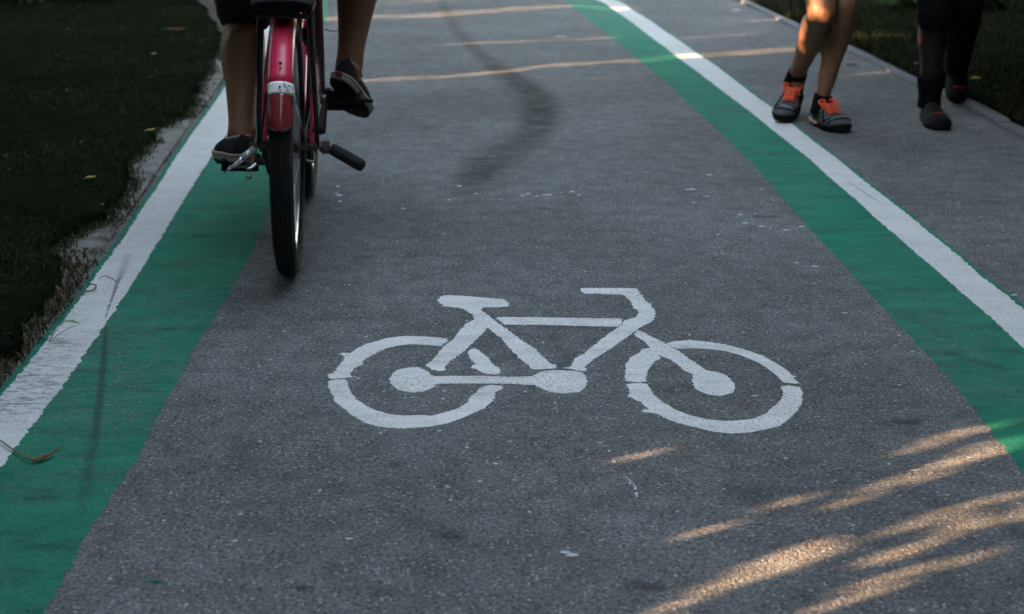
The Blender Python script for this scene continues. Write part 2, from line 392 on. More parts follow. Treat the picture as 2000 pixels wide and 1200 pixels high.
# ------------------------------------------------------------------ ground, path, markings
gr = mesh_np('ground', [(-80, -60, -.05), (80, -60, -.05), (80, 120, -.05), (-80, 120, -.05)], [(0, 1, 2, 3)], M['soil']); tag(gr, kind='structure')
rows = np.concatenate([np.arange(-4, 1.6, .2), rows_of(1.6, 13, .013, .22), np.arange(13.5, 40, .6)])
path = ribbon('path', X('lwo', rows) - .028 + jit(rows, .004, seed=3), X('ki', rows) + .01, 0.0, M['asphalt'], rows, 220, STAINS); tag(path, kind='structure')
soilbed = ribbon('soil_verge', X('lwo', rows) - .60, X('lwo', rows) - .02, -.006, M['soil'], rows, 30); tag(soilbed, kind='structure')
rr = np.concatenate([np.arange(-4, 1.6, .1), rows_of(1.6, 14, .004, .45), np.arange(14.2, 40, .4)])
def line(name, a, b, z, mat, label, cat, nc, sf, wf, seed, oa=0, ob=0, amp=.0009):
    sc = ((.004, 1.8), (.012, 1.2), (.05, .35), (.35, .35))
    o = ribbon(name, X(a, rr) + oa + jit(rr, amp, sc, seed), X(b, rr) + ob + jit(rr, amp, sc, seed + 1), z, mat, rr, nc, sf, wf)
    return tag(o, label, cat)
line('green_band', 'lwo', 'lgi', .0006, M['green'], 'green painted band along the grass side of the path, under the bicycle', 'road marking', 100, GREEN_STAINS, GWEAR, 20, oa=-.015)
line('white_line', 'lwo', 'lwi', .0012, M['white'], 'white painted edge line beside the grass verge and left green band', 'road marking', 70, WHITE_STAINS, WEAR, 30, amp=.0010)
line('green_band', 'rgi', 'rwo', .0006, M['green'], 'green painted band between the bicycle lane and the walkers', 'road marking', 50, GREEN_STAINS, GWEAR, 40, ob=.014)
line('white_line', 'rwi', 'rwo', .0012, M['white'], 'white painted dividing line next to the walker in orange laced shoes', 'road marking', 30, WHITE_STAINS, WEAR, 50)

# bicycle symbol, traced stencil pieces (zoomed-crop coordinates)
A5 = lambda L: [(x + 1800, y) for x, y in L]
SYM = [
 [(885,175),(905,150),(940,140),(1060,145),(1150,152),(1300,165),(1370,172),(1405,200),(1395,222),(1330,228),(1205,230),(1195,250),(1250,285),(1310,335),(1370,375),(1430,420),(1500,475),(1590,530),(1640,580),(1700,640),(1750,650),(1745,675),(1700,680),(1620,684),(1575,684),(1540,650),(1480,600),(1430,550),(1380,500),(1340,450),(1290,415),(1245,378),(1200,430),(1150,480),(1110,515),(1060,560),(990,610),(930,665),(945,688),(895,697),(840,685),(790,655),(835,620),(880,570),(930,510),(1000,460),(1030,410),(1090,350),(1150,318),(1130,280),(1070,240),(1030,232),(930,222),(900,200)],
 [(1308,305),(1360,300),(1600,302),(1900,308),(2200,310),(2240,318),(2225,350),(2205,372),(1900,365),(1650,358),(1370,355)],
 A5([(125,90),(300,88),(540,90),(560,130),(620,190),(675,260),(675,300),(650,335),(580,370),(550,385),(520,410),(450,460),(390,500),(340,540),(280,575),(210,620),(160,665),(175,690),(150,700),(60,684),(0,676),(50,666),(90,600),(150,570),(270,470),(340,420),(400,380),(450,325),(540,300),(555,265),(520,235),(500,195),(450,145),(420,135),(300,133),(230,128),(160,132),(135,115)]),
 A5([(525,400),(570,400),(620,430),(740,490),(850,550),(930,610),(1050,690),(1140,705),(1200,730),(1245,775),(1265,810),(1240,855),(1150,878),(1070,870),(1000,845),(960,820),(945,760),(955,722),(880,690),(860,665),(780,610),(700,580),(720,600),(665,630),(640,660),(615,700),(605,740),(608,770),(550,780),(450,765),(455,700),(460,640),(500,590),(560,560),(575,535),(640,525),(590,475),(530,440)]),
 A5([(455,795),(500,788),(560,785),(610,790),(640,830),(680,885),(740,930),(820,980),(930,1020),(1050,1050),(1180,1062),(1300,1058),(1400,1045),(1480,1010),(1550,950),(1600,900),(1610,850),(1590,810),(1650,802),(1740,815),(1760,870),(1750,920),(1720,980),(1650,1050),(1580,1100),(1480,1125),(1360,1148),(1230,1155),(1100,1140),(950,1105),(850,1080),(750,1045),(690,1010),(570,995),(570,985),(625,975),(560,920),(470,880),(490,850),(480,820)]),
 A5([(750,495),(820,478),(930,470),(1080,485),(1200,505),(1330,540),(1450,580),(1560,640),(1640,690),(1680,730),(1700,735),(1690,755),(1730,785),(1700,790),(1610,780),(1560,730),(1500,680),(1420,630),(1300,580),(1180,550),(1050,535),(950,530),(840,535)]),
 [(70,740),(75,720),(120,710),(140,670),(185,620),(200,590),(160,572),(180,562),(240,565),(280,535),(350,500),(440,475),(500,455),(620,440),(760,440),(880,450),(950,458),(945,480),(905,512),(800,505),(700,498),(590,510),(500,530),(430,565),(380,590),(330,620),(330,650),(290,665),(260,680),(245,715),(250,740),(170,750),(100,752)],
 [(80,770),(120,758),(210,760),(225,800),(245,850),(290,905),(350,950),(430,985),(540,1015),(640,1022),(760,1018),(830,1025),(950,995),(1030,970),(1090,930),(1110,900),(1160,850),(1200,815),(1270,798),(1350,805),(1365,820),(1310,850),(1290,910),(1220,970),(1150,1000),(1050,1045),(950,1080),(820,1105),(620,1118),(450,1105),(350,1075),(250,1020),(180,960),(130,920),(110,870),(80,820)],
 [(525,765),(545,720),(590,685),(680,670),(740,670),(800,695),(850,735),(1000,732),(1200,732),(1400,740),(1570,735),(1640,700),(1740,690),(1880,697),(1940,707),(1965,730),(1975,780),(1960,820),(1920,850),(1800,862),(1700,850),(1640,825),(1590,800),(1400,790),(1200,788),(1000,788),(880,790),(850,820),(770,850),(690,855),(610,840),(560,810)],
 [(1095,560),(1120,535),(1160,530),(1200,555),(1260,610),(1290,650),(1330,670),(1340,710),(1300,722),(1220,715),(1160,680),(1130,675),(1135,655),(1165,645),(1110,600)],
]
bm = bmesh.new(); sr = random.Random(5)
def crosses(p):
    A = np.array([(q.x, q.y) for q in p]); n_ = len(A); Bq = np.roll(A, -1, 0)
    def side(a, b, c): return (b[..., 0] - a[..., 0]) * (c[..., 1] - a[..., 1]) - (b[..., 1] - a[..., 1]) * (c[..., 0] - a[..., 0])
    a, b, c, d = A[:, None], Bq[:, None], A[None], Bq[None]
    X_ = (side(a, b, c) * side(a, b, d) < 0) & (side(c, d, a) * side(c, d, b) < 0)
    return X_.any()
for k, poly in enumerate(SYM):
    amp = 1.0
    while True:
        pts = []; n = len(poly)
        for i in range(n):
            a = Vector(poly[i]); b = Vector(poly[(i + 1) % n]); m = max(1, int((b - a).length / 6)); slope = abs(b.y - a.y) / ((b - a).length + 1e-6)
            for j in range(m):
                q = a.lerp(b, j / m); q.x += amp * (sr.gauss(0, 1.4 + 4.4 * slope) + (sr.random() < .12) * sr.choice((-1, 1)) * 9 * slope); q.y += amp * sr.gauss(0, .9); pts.append(q)
        if not crosses(pts): break
        amp *= .93
    vs = [bm.verts.new((*G(620 + q.x / 3.75, 540 + q.y / 3.75), .0006 + .0002 * (k % 3))) for q in pts]
    bm.faces.new(vs)
bmesh.ops.triangulate(bm, faces=bm.faces[:])
me = bpy.data.meshes.new('bicycle_symbol'); bm.to_mesh(me); bm.free(); me.materials.append(M['symbol_paint'])
for p in me.polygons:
    if p.normal.z < 0: p.flip()
sym = bpy.data.objects.new('bicycle_symbol', me); COL.objects.link(sym)
tag(sym, 'large white stencilled bicycle symbol painted on the grey asphalt lane', 'road marking')

# paint flecks and droppings: flat ragged blobs on the asphalt (part of the path)
fl = MB(); fr = random.Random(3)
def blob(px, py, rx, ry):
    c = G(px, py); n = 9; i0 = len(fl.v)
    ph = fr.random() * 6
    for k in range(n):
        t = 2 * math.pi * k / n; q = .7 + .5 * fr.random()
        fl.v.append((c[0] + rx * q * math.cos(t + ph), c[1] + ry * q * math.sin(t + ph), .0009))
    fl.f.append(tuple(i0 + k for k in range(n)))
for px, py, rx, ry in [(660, 365, .006, .012), (663, 382, .009, .014), (657, 379, .007, .008), (664, 394, .006, .012), (897, 364, .010, .008), (930, 379, .006, .006), (788, 408, .008, .006), (877, 391, .006, .007),
                       (1020, 383, .007, .007), (1031, 379, .009, .007), (1048, 384, .007, .006), (1062, 382, .008, .006), (1072, 381, .010, .008), (1118, 375, .009, .008), (1131, 381, .008, .007), (1097, 377, .004, .004),
                       (1343, 371, .008, .008), (1352, 370, .012, .009), (1380, 384, .006, .006), (1355, 396, .005, .006), (1385, 342, .009, .008), (1446, 420, .008, .006), (1455, 436, .010, .007), (1487, 443, .010, .007), (1505, 447, .004, .005),
                       (1536, 450, .011, .006), (1565, 443, .011, .006), (1402, 459, .006, .005), (1592, 521, .009, .006), (1555, 514, .005, .005), (1650, 612, .007, .005), (1230, 945, .0015, .006), (1241, 955, .003, .007), (1243, 965, .0035, .006), (1243, 970, .0025, .004),
                       (1190, 882, .002, .006), (1232, 926, .002, .003), (1105, 1080, .009, .006), (1117, 1085, .009, .006), (683, 1053, .006, .003), (881, 977, .003, .003), (1034, 1001, .003, .003), (1036, 1086, .002, .003),
                       (1093, 72, .035, .022), (1438, 20, .03, .03), (1980, 577, .01, .005), (320, 1018, .003, .003), (700, 740, .004, .004), (694, 737, .004, .003), (1475, 774, .008, .003), (1452, 650, .004, .003)]:
    blob(px, py, rx, ry)
a_, b_ = G(1216, 925), G(1242, 952); d_ = Vector((b_[0] - a_[0], b_[1] - a_[1])); nn = Vector((-d_.y, d_.x)).normalized() * .0009
i0 = len(fl.v)
for q, s in ((a_, .3), (a_, -.3), (b_, -1.4), (b_, 1.4)): fl.v.append((q[0] + nn.x * s, q[1] + nn.y * s, .0010))
fl.f.append((i0, i0 + 1, i0 + 2, i0 + 3))
for _ in range(90):
    Y = 1.9 + 7 * fr.random() ** 1.5; x = fr.uniform(-.33, .33) * Y
    if X('lgi', np.array([Y]))[0] + .03 < x < X('rgi', np.array([Y]))[0] - .03 or x > X('rwo', np.array([Y]))[0] + .05:
        i0 = len(fl.v); r = fr.uniform(.0012, .003) * (1 + .15 * Y)
        for k in range(6): fl.v.append((x + r * math.cos(k) * fr.uniform(.6, 1.3), Y + r * math.sin(k) * fr.uniform(.6, 1.3), .0009))
        fl.f.append(tuple(i0 + k for k in range(6)))
M['fleck'] = simple('pale_fleck', (.42, .45, .47), .7, 0, .3, .2, 60)
o = fl.build('paint_spots', M['fleck'], path, smooth=False); o['kind'] = 'stuff'
gp = MB()
for px, py, sx in ((825, 710, .010), (1440, 140, .05), (1425, 150, .04), (1008, 822, .004), (300, 1136, .012), (310, 1138, .010)):
    c = G(px, py); i0 = len(gp.v)
    for k in range(10):
        q = fr.uniform(.5, 1.2); gp.v.append((c[0] + sx * q * math.cos(k * .628), c[1] + sx * .4 * q * math.sin(k * .628), .0007))
    gp.f.append(tuple(i0 + k for k in range(10)))
o = gp.build('green_paint_spots', M['green'], path, smooth=False); o['kind'] = 'stuff'

# ------------------------------------------------------------------ kerb on the right, concrete edging on the left
def solid_ribbon(name, xl, xr, rows_, z0, z1, mat):
    n = len(rows_); V = []
    for i in range(n):
        b = .008
        V += [(xl[i], rows_[i], z0), (xl[i], rows_[i], z1 - b), (xl[i] + b, rows_[i], z1), (xr[i] - b, rows_[i], z1), (xr[i], rows_[i], z1 - b), (xr[i], rows_[i], z0)]
    Fc = []
    for i in range(n - 1):
        for k in range(5): a = i * 6 + k; Fc.append((a, a + 1, a + 7, a + 6))
    Fc += [(0, 1, 2, 3, 4, 5), tuple((n - 1) * 6 + k for k in (5, 4, 3, 2, 1, 0))]
    return mesh_np(name, V, Fc, mat)
allk = []
ys = np.arange(-3, 40, 1.0)
V = []; Fc = []
for i, y in enumerate(ys):
    rw = np.linspace(y + .004, y + .996, 12); dz = .002 * math.sin(i * 2.3)
    o = solid_ribbon('kerb', X('ki', rw), X('ki', rw) + .062, rw, -.04, .016 + dz, M['kerb'])
    allk.append(o)
bmk = bmesh.new()
for o in allk: bmk.from_mesh(o.data)
mk = bpy.data.meshes.new('kerb'); bmesh.ops.recalc_face_normals(bmk, faces=bmk.faces); bmk.to_mesh(mk); bmk.free(); mk.materials.append(M['kerb'])
for o in allk: bpy.data.objects.remove(o)
kerb = bpy.data.objects.new('kerb', mk); COL.objects.link(kerb); tag(kerb, kind='structure')

# lawn edge (left) as traced
LE = [(432, 92), (400, 140), (380, 185), (366, 212), (345, 245), (292, 264), (285, 285), (262, 305), (245, 335), (240, 372), (205, 425), (150, 465), (112, 495), (118, 540), (75, 600), (30, 660), (0, 720)]
leg_ = byY(LE, -.22)
def lawnx(Y): return np.minimum(X('lwo', Y) - .06, np.interp(Y, leg_[:, 1], leg_[:, 0])) + jit(Y, .012, ((.03, 1), (.12, 1), (.5, .5)), 77)
rw2 = np.concatenate([np.arange(-4, 1.6, .2), rows_of(1.6, 13, .012, .3), np.arange(13.5, 40, .6)])
# concrete strip between grass and paint
u = np.linspace(0, 1, 14); L0 = X('lwo', rw2) - .185; L1 = X('lwo', rw2) - .038
XX = L0[:, None] * (1 - u) + L1[:, None] * u; YY = np.repeat(rw2[:, None], 14, 1)
gap = (np.abs((YY + .35) % 1.2 - .6) < .012)
Z = np.where(gap, -.008, .0045 + 0 * XX); Z[:, 0] -= .03; Z[:, -1] -= .012
Vv = np.stack([XX.ravel(), YY.ravel(), Z.ravel()], 1); i = (np.arange(len(rw2) - 1)[:, None] * 14 + np.arange(13)[None, :]).ravel()
edg = mesh_np('concrete_edging', Vv, np.stack([i, i + 1, i + 15, i + 14], 1), M['concrete']); tag(edg, kind='structure')
soilv = np.interp(Vv[:, 1], [0, 3.55, 3.9, 4.3, 4.7, 5.6, 6.3, 7, 12], [1.6, 1.3, 1.0, .7, .38, .25, .7, .45, .6]) + .25 * np.tile(np.clip((u - .8) * 5, 0, 1), len(rw2))
attr(edg, 'soil', soilv)
# lawns
def lawn(name, xa, xb, rows_, ncol, mat, pw, z0):
    u = np.linspace(0, 1, ncol) ** pw
    XX = xa[:, None] * (1 - u) + xb[:, None] * u; YY = np.repeat(rows_[:, None], ncol, 1)
    Z = z0 + .006 * np.sin(XX * 9 + 2 * np.sin(YY * 3)) + .008 * np.sin(YY * 5.1 + XX * 2) + .004 * rng.normal(size=XX.shape)
    Z[:, 0] = -.02; Z[:, -1] = -.03
    V = np.stack([XX.ravel(), YY.ravel(), Z.ravel()], 1); i = (np.arange(len(rows_) - 1)[:, None] * ncol + np.arange(ncol - 1)[None, :]).ravel()
    f = np.stack([i, i + 1, i + ncol + 1, i + ncol], 1)
    if xb[0] < xa[0]: f = f[:, ::-1]
    return tag(mesh_np(name, V, f, mat, smooth=True), kind='structure')
rw3 = rw2[::2]
lawn('lawn', lawnx(rw3), np.full(len(rw3), -40.0), rw3, 60, M['turf'], 3, .028)
lawn('lawn', X('ki', rw3) + .075, np.full(len(rw3), 40.0), rw3, 60, M['turf'], 3, .02)

def blades(name, xs, ys_, zs, hmin, hmax, wd, mat, label, dry=.07, lean=1.5):
    n = len(xs); h = rng.uniform(hmin, hmax, n); az = rng.uniform(0, 2 * np.pi, n); ln = rng.uniform(.1, lean, n) * h
    dx, dy = np.cos(az), np.sin(az); sx, sy = -dy * wd, dx * wd
    j = rng.uniform(.6, 1.3, n); sx = sx * j; sy = sy * j
    p = np.stack([xs, ys_, zs], 1)
    V = np.zeros((n, 5, 3))
    V[:, 0] = p - np.stack([sx, sy, 0 * sx], 1) / 2; V[:, 1] = p + np.stack([sx, sy, 0 * sx], 1) / 2
    mid = p + np.stack([dx * ln * .35, dy * ln * .35, h * .6], 1)
    V[:, 2] = mid + np.stack([sx, sy, 0 * sx], 1) * .4; V[:, 3] = mid - np.stack([sx, sy, 0 * sx], 1) * .4
    V[:, 4] = p + np.stack([dx * ln, dy * ln, h * (1 - .45 * ln / h)], 1)
    b = np.arange(n) * 5
    F4 = np.stack([b, b + 1, b + 2, b + 3], 1).tolist(); F3 = np.stack([b + 3, b + 2, b + 4], 1).tolist()
    o = mesh_np(name, V.reshape(-1, 3), F4 + F3, mat)
    var = np.where(rng.random(n) < dry, rng.uniform(.9, 1, n), rng.uniform(0, .85, n)); attr(o, 'var', np.repeat(var, 5))
    return tag(o, label, 'grass', kind='stuff')
# left grass: dense near the visible area
n = 230000; Y = 2.2 + 11.5 * rng.random(n) ** 1.35; x = lawnx(Y) - .012 - rng.random(n) ** 1.0 * (1.0 + .42 * Y)
clump = np.sin(x * 7 + 3 * np.sin(Y * 4)) * np.sin(Y * 6 + 2 * np.sin(x * 5)); keep = rng.random(n) < .62 + .38 * clump
x, Y = x[keep], Y[keep]
blades('grass', x, Y, np.full(len(x), .020), .012, .036, .0028, M['grass'], 'short dark green grass covering the verge left of the path', dry=.14)
# straggling dead and green blades on the soil edge
n = 6500; Y = 2.3 + 6.5 * rng.random(n) ** 1.9; x = lawnx(Y) + np.abs(rng.normal(0, 1, n)) * np.where(Y < 4.0, .055, .02); ok = (x < X('lwo', Y) - .01)
blades('grass', x[ok], Y[ok], np.full(ok.sum(), .004), .006, .028, .0034, M['grass'], 'thin straggling grass creeping over the dirt beside the white line', dry=.45, lean=2.2)
n = 60000; Y = 4.2 + 10 * rng.random(n); x = X('ki', Y) + .066 + rng.random(n) ** 1.2 * (.6 + .28 * Y)
blades('grass', x, Y, np.full(len(x), .015), .02, .06, .0055, M['grass_far'], 'dim olive grass beyond the kerb behind the two walkers', dry=.10)

# ------------------------------------------------------------------ fallen leaves, stems
def leaf_obj(name, pos, L, W, yaw, mat, label, cat, curl=.15, group=None, pitch=0):
    m = 9; V = []; Fc = []
    for i in range(m):
        t_ = i / (m - 1); ww = W * math.sin(math.pi * min(1, t_ * .94 + .03)) ** .8 * (1 - .25 * t_)
        for s in (-1, 0, 1): V.append(((t_ - .5) * L, s * ww / 2, curl * L * (2 * (t_ - .5)) ** 2 * .5 + abs(s) * ww * .22 + .002))
    for i in range(m - 1):
        for k in (0, 1): a = i * 3 + k; Fc.append((a, a + 1, a + 4, a + 3))
    k = len(V); V += [(-.5 * L, -.001, curl * L * .5 + .002), (-.5 * L, .001, curl * L * .5 + .002), (-.78 * L, .0, .003)]; Fc.append((k, k + 1, k + 2))
    o = mesh_np(name, V, Fc, mat, smooth=True); o.location = pos; o.rotation_euler = (0, pitch, yaw)
    sm = o.modifiers.new('thickness', 'SOLIDIFY'); sm.thickness = .0006
    return tag(o, label, cat, group)
def leaf_at(px, py, z, *a, **k): g = G(px, py); return leaf_obj('fallen_leaf', (g[0], g[1], z), *a, **k)
leaf_at(1905, 177, .05, .055, .035, .4, M['yellowleaf'], 'small yellow fallen leaf on the grass beyond the kerb, right of the dark walker', 'leaf')
leaf_at(1664, 127, .003, .075, .04, 2.6, M['paleleaf'], 'pale fallen leaf on the asphalt just behind the walker in orange laces', 'leaf')
leaf_at(1791, 138, .03, .05, .03, .9, M['paleleaf'], 'pale fallen leaf at the kerb beside the dark walker', 'leaf')
leaf_at(180, 377, .045, .035, .022, .8, M['yellowleaf'], 'yellowish fallen leaf in the dark grass level with the rear tyre', 'leaf')
leaf_at(295, 272, .03, .05, .022, 1.1, M['yellowleaf'], 'yellow green fallen leaf on the far corner of the concrete slab', 'leaf')
leaf_at(342, 78, .05, .12, .06, .1, M['dryleaf'], 'brown fallen leaf in the far grass left of the cyclist', 'leaf')
leaf_at(302, 124, .045, .03, .022, .5, M['paleleaf'], 'tiny pale fallen leaf in the dark grass left of the cyclist', 'leaf')
leaf_at(198, 422, .03, .04, .02, 2.2, M['dryleaf'], 'brown curled leaf at the grass edge above the bare soil', 'leaf')
LIT = random.Random(9)
def litter():
    m = MB(); n = 0
    for _ in range(170):
        Y = 2.6 + 8.5 * LIT.random(); e = float(lawnx(np.array([Y]))[0])
        x = e + LIT.uniform(-.9, .12); z = .02 if x < e else .006
        L = LIT.uniform(.008, .028); W = L * LIT.uniform(.3, .6); a = LIT.random() * 6.28
        i0 = len(m.v); ca, sa = math.cos(a), math.sin(a)
        for (p, q, r) in ((-.5, 0, .3), (0, -.5, .0), (.5, 0, .35), (0, .5, .1)):
            m.v.append((x + (p * L) * ca - q * W * sa, Y + p * L * sa + q * W * ca, z + r * L + LIT.random() * .006))
        m.f.append((i0, i0 + 1, i0 + 2)); m.f.append((i0, i0 + 2, i0 + 3))
    o = m.build('leaf_litter', M['dryleaf'], smooth=False); tag(o, 'brown crumbled leaf litter scattered over the left verge', 'leaf litter', kind='stuff')
litter()
def stem(name, px, rad, mat, label, cat, zs=None):
    m = MB(); pts = []
    for i, p in enumerate(px):
        g = G(*p); pts.append((g[0], g[1], (zs[i] if zs else .006)))
    q = resample(pts, .008); n = len(q); m.loft([tuple(a) for a in q], [rad * (1 - .6 * abs(2 * k / (n - 1) - 1) ** 2) for k in range(n)], 6)
    return tag(m.build(name, mat), label, cat)
s1 = stem('dry_reed', [(-40, 840), (0, 868), (30, 888), (60, 905), (85, 905), (110, 892), (130, 882)], .0016, M['twig'], 'long dry brown reed lying across white line and green band', 'stem', [.006, .008, .007, .007, .008, .012, .016])
g = G(80, 905)
m = MB(); m.limb([(*G(62, 908), .006), (*G(76, 904), .009), (*G(100, 896), .010), (*G(114, 890), .012)], [(.0008, .002), (.0022, .0045), (.0020, .0032), (.0005, .001)], 8, 4, ref=(0, 0, 1)); m.build('seed_head', M['twig'], s1)
stem('twig', [(97, 548), (107, 562), (117, 578), (125, 595)], .0028, M['twig'], 'short straight brown twig on the bare soil near the white line', 'twig', [.014, .012, .010, .010])
stem('dry_stalk', [(125, 594), (145, 588), (165, 578), (182, 574), (188, 565), (170, 560)], .0022, M['twig'], 'curled reddish dry stalk over the edge of the white line', 'stalk', [.006, .008, .009, .009, .010, .008])
stem('dry_stalk', [(193, 549), (205, 546), (220, 551), (232, 560)], .0013, M['twig'], 'thin curled grey dry stalk lying in the middle of the white line', 'stalk', [.006, .009, .008, .007])
# green sprig leaning over the white line
sp = empty('grass_sprig', (*G(95, 668), 0)); tag(sp, 'bright green grass sprig leaning over the white line', 'plant')
def sprig(pts, w):
    m = MB(); q = resample([P(*p) - Vector(sp.location) for p in pts], .01); n = len(q)
    m.loft([tuple(a) for a in q], [(.0006, w * math.sin(math.pi * (.08 + .9 * k / (n - 1))) + .0004) for k in range(n)], 6, ref=(0, 0, 1))
    o = m.build('blade', M['fresh'], sp); attr(o, 'var', np.full(len(o.data.vertices), random.uniform(.3, .9)))
Yb = G(95, 668)[1]
sprig([(92, 672, Yb), (110, 645, Yb), (130, 627, Yb), (150, 630, Yb - .01), (158, 632, Yb - .01)], .0060)
sprig([(90, 672, Yb), (112, 655, Yb), (128, 645, Yb), (143, 638, Yb)], .0048)
sprig([(97, 664, Yb), (110, 640, Yb), (122, 630, Yb), (128, 624, Yb)], .0042)
sprig([(85, 678, Yb), (100, 668, Yb), (114, 668, Yb)], .0015)
# ------------------------------------------------------------------ bicycle
BIKE = empty('red_bicycle', (-.557, 3.80, 0), R(4.6)); BIKE.rotation_euler.y = R(1.4); tag(BIKE, 'red bicycle with black rear rack ridden away along the lane', 'bicycle')
BM = Matrix.Translation(BIKE.location) @ Matrix.Rotation(R(4.6), 4, 'Z') @ Matrix.Rotation(R(1.4), 4, 'Y')
def B(x, y, z): return BM @ Vector((x, y, z))
RW = .316; WB = .95; BB = Vector((0, .42, .285))
def wheel(y0, front=False):
    e = empty('front_wheel' if front else 'rear_wheel', (0, y0, RW)); e.parent = BIKE
    m = MB(); prof = []
    for k in range(14):
        t = 2 * math.pi * k / 14; rr_ = .027 if math.sin(t) > -.2 else .025
        prof.append((.0275 * math.cos(t), .289 + rr_ * math.sin(t)))
    m.ringwheel(prof, 96)
    for s in (-.019, -.0095, 0, .0095, .019):      # tread ribs
        r0 = .289 + math.sqrt(max(0, .027 ** 2 - s * s)); m.ringwheel([(s - .003, r0 - .003), (s + .003, r0 - .003), (s + .0022, r0 + .0014), (s - .0022, r0 + .0014)], 96)
    m.build('tyre', M['rubber'], e)
    m = MB(); m.ringwheel([(-.0155, .274), (-.0155, .256), (-.007, .247), (.007, .247), (.0155, .256), (.0155, .274)], 80); m.build('rim', M['alloy'], e)
    m = MB()
    for k in range(32):
        t = 2 * math.pi * k / 32; t2 = t + (.5 if k % 4 < 2 else -.5); s = 1 if k % 2 else -1
        m.tube((s * .027, .024 * math.cos(t2), .024 * math.sin(t2)), (0, .252 * math.cos(t), .252 * math.sin(t)), .0011, 5)
    m.build('spokes', M['alloy'], e)
    m = MB(); m.loft([(-.05, 0, 0), (-.03, 0, 0), (-.0295, 0, 0), (-.024, 0, 0), (-.0235, 0, 0), (.0235, 0, 0), (.024, 0, 0), (.0295, 0, 0), (.03, 0, 0), (.05, 0, 0)], [.008, .008, .028, .028, .016, .016, .028, .028, .008, .008], 16); m.build('hub', M['rust'], e)
wheel(0); wheel(WB, True)
def arc_fender(y0, r, w, a0, a1, mat, name, parent, depth=.012, holes=False, n=26, m=11):
    V = []; Fc = []
    for i in range(n):
        a = R(a0 + (a1 - a0) * i / (n - 1)); taper = 1.0
        for k in range(m):
            u = -1 + 2 * k / (m - 1); rad = r - depth * abs(u) ** 2.6; x = w / 2 * u * (1 if abs(u) < 1 else 1)
            V.append((x, y0 - rad * math.cos(a), RW + rad * math.sin(a)))
    for i in range(n - 1):
        for k in range(m - 1): b = i * m + k; Fc.append((b, b + 1, b + m + 1, b + m))
    o = mesh_np(name, V, Fc, mat, parent, True)
    s = o.modifiers.new('thickness', 'SOLIDIFY'); s.thickness = .0018; s.offset = -1
    return o
fen = arc_fender(0, .341, .058, 35, 132, M['red'], 'rear_fender', BIKE, .016)
band = arc_fender(0, .3425, .0595, 30.5, 35.5, M['white_band'], 'white_band', fen, .016, n=6)
# lens-like plastic tail with rounded end
V = []; Fc = []; n_, m_ = 22, 11
for i in range(n_):
    f = i / (n_ - 1); a = R(30.5 - 14.5 * f); wv = .0285 * (1 if f < .7 else math.sqrt(max(.03, 1 - ((f - .7) / .3) ** 2)))
    for k in range(m_):
        u_ = -1 + 2 * k / (m_ - 1); rad = .340 - .016 * abs(u_) ** 2.2 + (.0012 * math.sin(u_ * 9))
        V.append((wv * u_, -rad * math.cos(a), RW + rad * math.sin(a)))
for i in range(n_ - 1):
    for k in range(m_ - 1): b = i * m_ + k; Fc.append((b, b + 1, b + m_ + 1, b + m_))
o = mesh_np('mud_flap', V, Fc, M['lens'], fen, True); s = o.modifiers.new('thickness', 'SOLIDIFY'); s.thickness = .002
for a, rr_ in ((43.5, .0035), (41.0, .0026), (33.0, .0026)):
    a = R(a); m = MB(); c = Vector((0, -.3415 * math.cos(a), RW + .3415 * math.sin(a))); nrm = Vector((0, -math.cos(a), math.sin(a)))
    m.tube(c, c + nrm * .0028, rr_, 10); m.build('bolt', M['black'], fen)
# graffiti-like scuffs on the band
m = MB()
for (x0, a0, x1, a1) in ((.008, 35, .013, 32.5), (.012, 34.5, .019, 32), (.018, 34.5, .024, 33.5), (.004, 31.5, -.004, 32.2), (.014, 32, .024, 31.2)):
    f = lambda x, a: Vector((x, -.3445 * math.cos(R(a)), RW + (.3445 - .016 * abs(x / .03) ** 2.6) * math.sin(R(a))))
    m.tube(f(x0, a0), f(x1, a1), .0007, 5)
m.build('scuff_marks', M['black'], fen)
arc_fender(WB, .341, .058, 40, 160, M['red'], 'front_fender', BIKE, .016)
# frame
fr_ = MB()
ST = Vector((0, .31, .66))
fr_.tube(BB, ST, .015, 14)
HT0, HT1 = Vector((0, .86, .66)), Vector((0, .82, .80))
fr_.loft([BB, (0, .58, .36), (0, .74, .52), HT0], [.019, .019, .018, .017], 14); fr_.tube(HT0, HT1, .019, 14)
fr_.loft([(0, .36, .50), (0, .55, .56), (0, .72, .66), (0, .835, .75)], [.014] * 4, 12)
for s in (-1, 1):
    fr_.loft([(s * .062, 0, .316), (s * .062, .03, .345), (s * .060, .12, .46), (s * .045, .24, .60), (s * .014, .30, .655)], [(.006, .011), (.0095, .0095), (.0095, .0095), (.009, .009), (.008, .008)], 12)
    fr_.loft([(s * .062, 0, .316), (s * .058, .10, .310), (s * .045, .30, .292), (s * .02, .41, .286)], [.009, .010, .010, .010], 12)
frame = fr_.build('frame', M['red'], BIKE)
m = MB(); m.tube((-.037, .42, .285), (.037, .42, .285), .021, 16); m.build('bottom_bracket', M['black'], frame)
fk = MB()
for s in (-1, 1):
    fk.loft([(s * .028, .868, .655), (s * .043, .875, .60), (s * .048, .90, .45), (s * .050, WB, RW)], [(.012, .012), (.012, .010), (.010, .009), (.008, .007)], 12)
fk.tube((-.05, .868, .66), (.05, .868, .66), .014, 12)
fork = fk.build('fork', M['dark_red'], BIKE)
for s in (-1, 1):
    m = MB(); m.tube((s * .050, WB, RW), (s * .070, WB, RW), .011, 6); m.ball((s * .068, WB, RW), .012, 10, 6); m.build('axle_nut', M['black'], fork)
m = MB(); m.loft([(0, .82, .80), (0, .81, .90), (0, .84, .95)], .013, 12)
